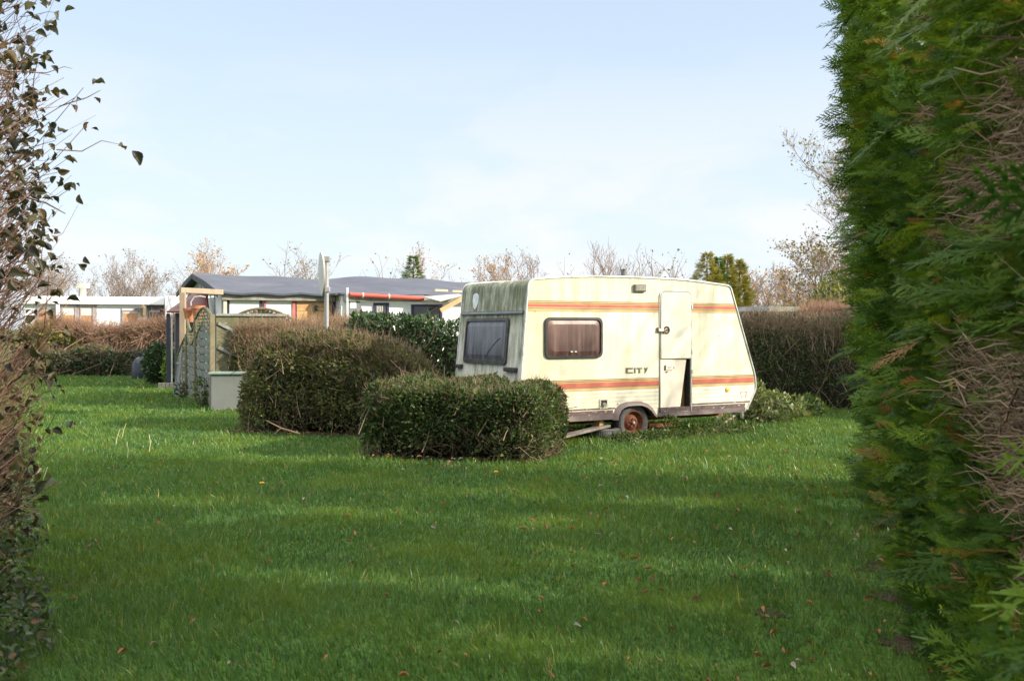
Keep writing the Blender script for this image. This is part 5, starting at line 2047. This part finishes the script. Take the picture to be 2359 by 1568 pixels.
# flat roofed shed behind the dark hedge on the right
d_ = 30.
x0, x1 = at(1690, 0, d_)[0], at(1765, 0, d_)[0]
t = thing('garden_shed', 'low grey and cream flat-roofed shed peeping over the dark hedge right of the caravan', 'shed', (x0, d_, 0))
mb = MB()
mb.prism([(-.3, 0, 0), (x1 - x0, 0, 0), (x1 - x0, 0, hz(712, d_) - .06), (-.3, 0, hz(714, d_) - .06)], (0, 2.2, 0), 0)
mb.box((x1 - x0 + .002, .1, 0), (x1 - x0 + 2.2, 2.2, hz(716, d_)), 1)
mb.build('wall', [M('shed_grey', (.20, .22, .21), .7, .15), M('shed_cream', (.66, .60, .48), .6, .1)], t)
mb = MB()
mb.prism([(-.4, -.1, hz(715, d_) - .055), (x1 - x0 + .03, -.1, hz(712, d_) - .055), (x1 - x0 + .03, -.1, hz(705, d_)), (-.4, -.1, hz(708, d_))], (0, 2.4, 0))
mb.prism([(x1 - x0 + .034, -.1, hz(716, d_) - .02), (x1 - x0 + 2.3, -.1, hz(716, d_) - .02), (x1 - x0 + 2.3, -.1, hz(709, d_)), (x1 - x0 + .034, -.1, hz(705, d_))], (0, 2.4, 0), 1)
mb.build('roof', [M('shed_roof', (.30, .32, .35), .6, .1), MATS['shed_cream']], t)

# ------------------------------------------------------------------ weeds, plants and flowers
WEED = leafmat('weed_leaf', [(0, (.025, .055, .015)), (.6, (.06, .12, .025)), (.9, (.13, .18, .05)), (1, (.25, .2, .1))], transl=.35)
PALE = leafmat('pale_leaf', [(0, (.045, .075, .025)), (.5, (.10, .14, .05)), (1, (.24, .28, .13))], transl=.35, rough=.42)
for i, (x, y, h, rad, lab) in enumerate(((.62, -.12, .30, .16, 'upright leafy weed below the caravan door'), (.45, -.3, .14, .25, 'low weed clump right behind the spare wheel nut side of the caravan wheel'), (1.0, -.3, .13, .3, 'flat weed clump under the right side of the caravan door'),
                                         (1.45, -.22, .16, .28, 'weed clump halfway along the caravan front skirt'), (1.72, -.08, .28, .2, 'pale weed beside the caravan corner steady'), (-.42, -.34, .12, .22, 'weed clump between the lying tyre and caravan wheel'), (2.0, -.15, .15, .3, ''), (.18, -.27, .13, .22, ''), (-.1, -.3, .11, .2, ''))):
    lab = ('upright leafy weed below the caravan door', 'low weed clump just right of the caravan wheel', 'flat weed clump under the right half of the caravan door', 'weed clump midway between the door and the corner steady', 'pale weed growing right at the corner steady leg', 'weed clump in front of the lying tyre', 'weed clump under the front tip of the caravan', 'grassy weed hiding the right foot of the caravan wheel', 'small weed below the hub of the caravan wheel')[i]
    c = cw(x, y)
    bush('weed_clump', lab, c, rad, rad * .8, h, 330, .05, WEED if i not in (4,) else PALE, 20 + i, 'weed', 'weeds along the caravan', ntw=20)
bush('leafy_pile', 'heap of pale green leafy cuttings against the caravan front', at(1765, 960, 18.0), .62, .5, .56, 1500, .085, PALE, 31, 'plant', ntw=60)
bush('climbing_plant', 'pale leaved plant climbing beside the caravan front corner', at(1742, 940, 17.6), .14, .2, .75, 420, .085, PALE, 32, 'plant', ntw=25)
bush('low_plant', 'low trailing green plant right of the heap of cuttings', at(1850, 960, 18.9), .4, .4, .4, 700, .08, WEED, 33, 'plant', ntw=30)
bush('fence_weed', 'straggly green weed at the foot of the arched fence panel', at(468, 930, 21.6), .28, .3, .62, 700, .06, WEED, 34, 'weed', ntw=40)
bush('ivy_clump', 'dark ivy clump at the foot of the scooped fence panel', at(434, 918, 24.2), .3, .3, .42, 500, .07, PRIVD, 35, 'ivy', ntw=30)

# fallen branch by the big hedge
q = at(662, 1004, 15.6)
mb = MB()
mb.tube([q + np.array([-.35, .15, .22]), q + np.array([-.1, .02, .12]), q + np.array([.2, -.05, .04])], [.008, .012, .016], 6)
mb.tube([q + np.array([-.1, .02, .12]), q + np.array([-.2, -.02, .03])], [.008, .005], 5)
o = mb.build('dead_branch', M('pale_branch', (.30, .20, .11), .8), None, smooth=True)
tag(o, 'pale dead branch leaning at the foot of the big hedge', 'branch')

YEL = M('dandelion_yellow', (.85, .48, .01), .6, .1)
STM = M('pale_stalk', (.30, .33, .16), .6, .1)
for x, y, h, lab in ((600, 1140, .12, 'yellow dandelion alone on the open lawn left of centre'), (1139, 1110, .11, 'tilted yellow dandelion just below the right end of the low hedge'), (1070, 1106, .12, 'closed dandelion bud in front of the low hedge')):
    d = 1.65 * FP / (y - HY)
    q = at(x, y, d)
    t = thing('dandelion', lab, 'flower', (q[0], q[1], 0))
    mb = MB()
    mb.tube([(0, 0, 0), (.01, 0, h * .6), (.015, 0, h)], .004, 5)
    mb.build('stalk', STM, t)
    mb = MB()
    if 'bud' in lab:
        mb.lathe([(0, -.01), (.009, .0), (.008, .02), (0, .03)], (.015, 0, h), (0.2, 0, 1), 8)
    else:
        for k in range(16):
            a_ = k * 2 * math.pi / 16
            c_, s_ = math.cos(a_), math.sin(a_)
            for rr_, zz_ in ((.024, .004), (.014, .012)):
                mb.add([(.015, 0, h), (.015 + rr_ * c_ - .005 * s_, rr_ * s_ + .005 * c_, h + zz_), (.015 + rr_ * 1.1 * c_, rr_ * 1.1 * s_, h + zz_), (.015 + rr_ * c_ + .005 * s_, rr_ * s_ - .005 * c_, h + zz_)], [(0, 1, 2, 3)])
    mb.build('flower_head', YEL if 'bud' not in lab else STM, t)
for i, (x, y) in enumerate(((266, 1028), (292, 1062), (281, 1012), (343, 1042), (96, 1130))):
    d = 1.65 * FP / (y - HY)
    q = at(x, y, d)
    mb = MB()
    mb.tube([(q[0], q[1], 0), (q[0] + .02, q[1], .13), (q[0] + .06 * (1 - i % 2), q[1], .24)], [.006, .005, .004], 5)
    o = mb.build('grass_stalk', M('straw', (.55, .50, .28), .6, .1), None)
    tag(o, 'pale dry grass stalk standing out of the lawn on the left', 'grass stalk', 'dry grass stalks on the left lawn')

# ------------------------------------------------------------------ trees standing beyond the conifer hedge (their shade falls on the caravan and lawn)
def beyond(name, label, x, y, H, seed, **kw):
    r = np.random.default_rng(900 + seed)
    o = thing(name, label, 'tree', (x, y, 0), r.uniform(0, 6))
    tw, lf = tree_mesh(r, H, kw.get('spread', 1.), kw.get('levels', 3), kw.get('n1', 16), kw.get('leaf_n', 0), .1, trunk=kw.get('trunk', .12), stems=kw.get('stems', 1), thin=1.)
    tw.build('trunk', TREET, o)
    if lf:
        lf.build('crown', OLV, o)


beyond('roadside_tree', 'bare tree standing beyond the conifer hedge outside the picture', 15.0, 12.4, 9.0, 1, leaf_n=300, stems=1, n1=14, trunk=.08)
conifer('boundary_conifer', 'broad dark conifer beyond the conifer hedge outside the picture', 1179 + 14.8 / 18. * 2358, 18., 7.5, 2.0, 2600, FIR, 40, lambda t: np.clip(1.05 - t ** 2, .05, 1), None, .7)
conifer('boundary_conifer', 'second dark conifer behind the first outside the picture', 1179 + 18. / 17.2 * 2358, 17.2, 8., 2.2, 2600, FIR, 41, lambda t: np.clip(1.05 - t ** 2, .05, 1), None, .7)
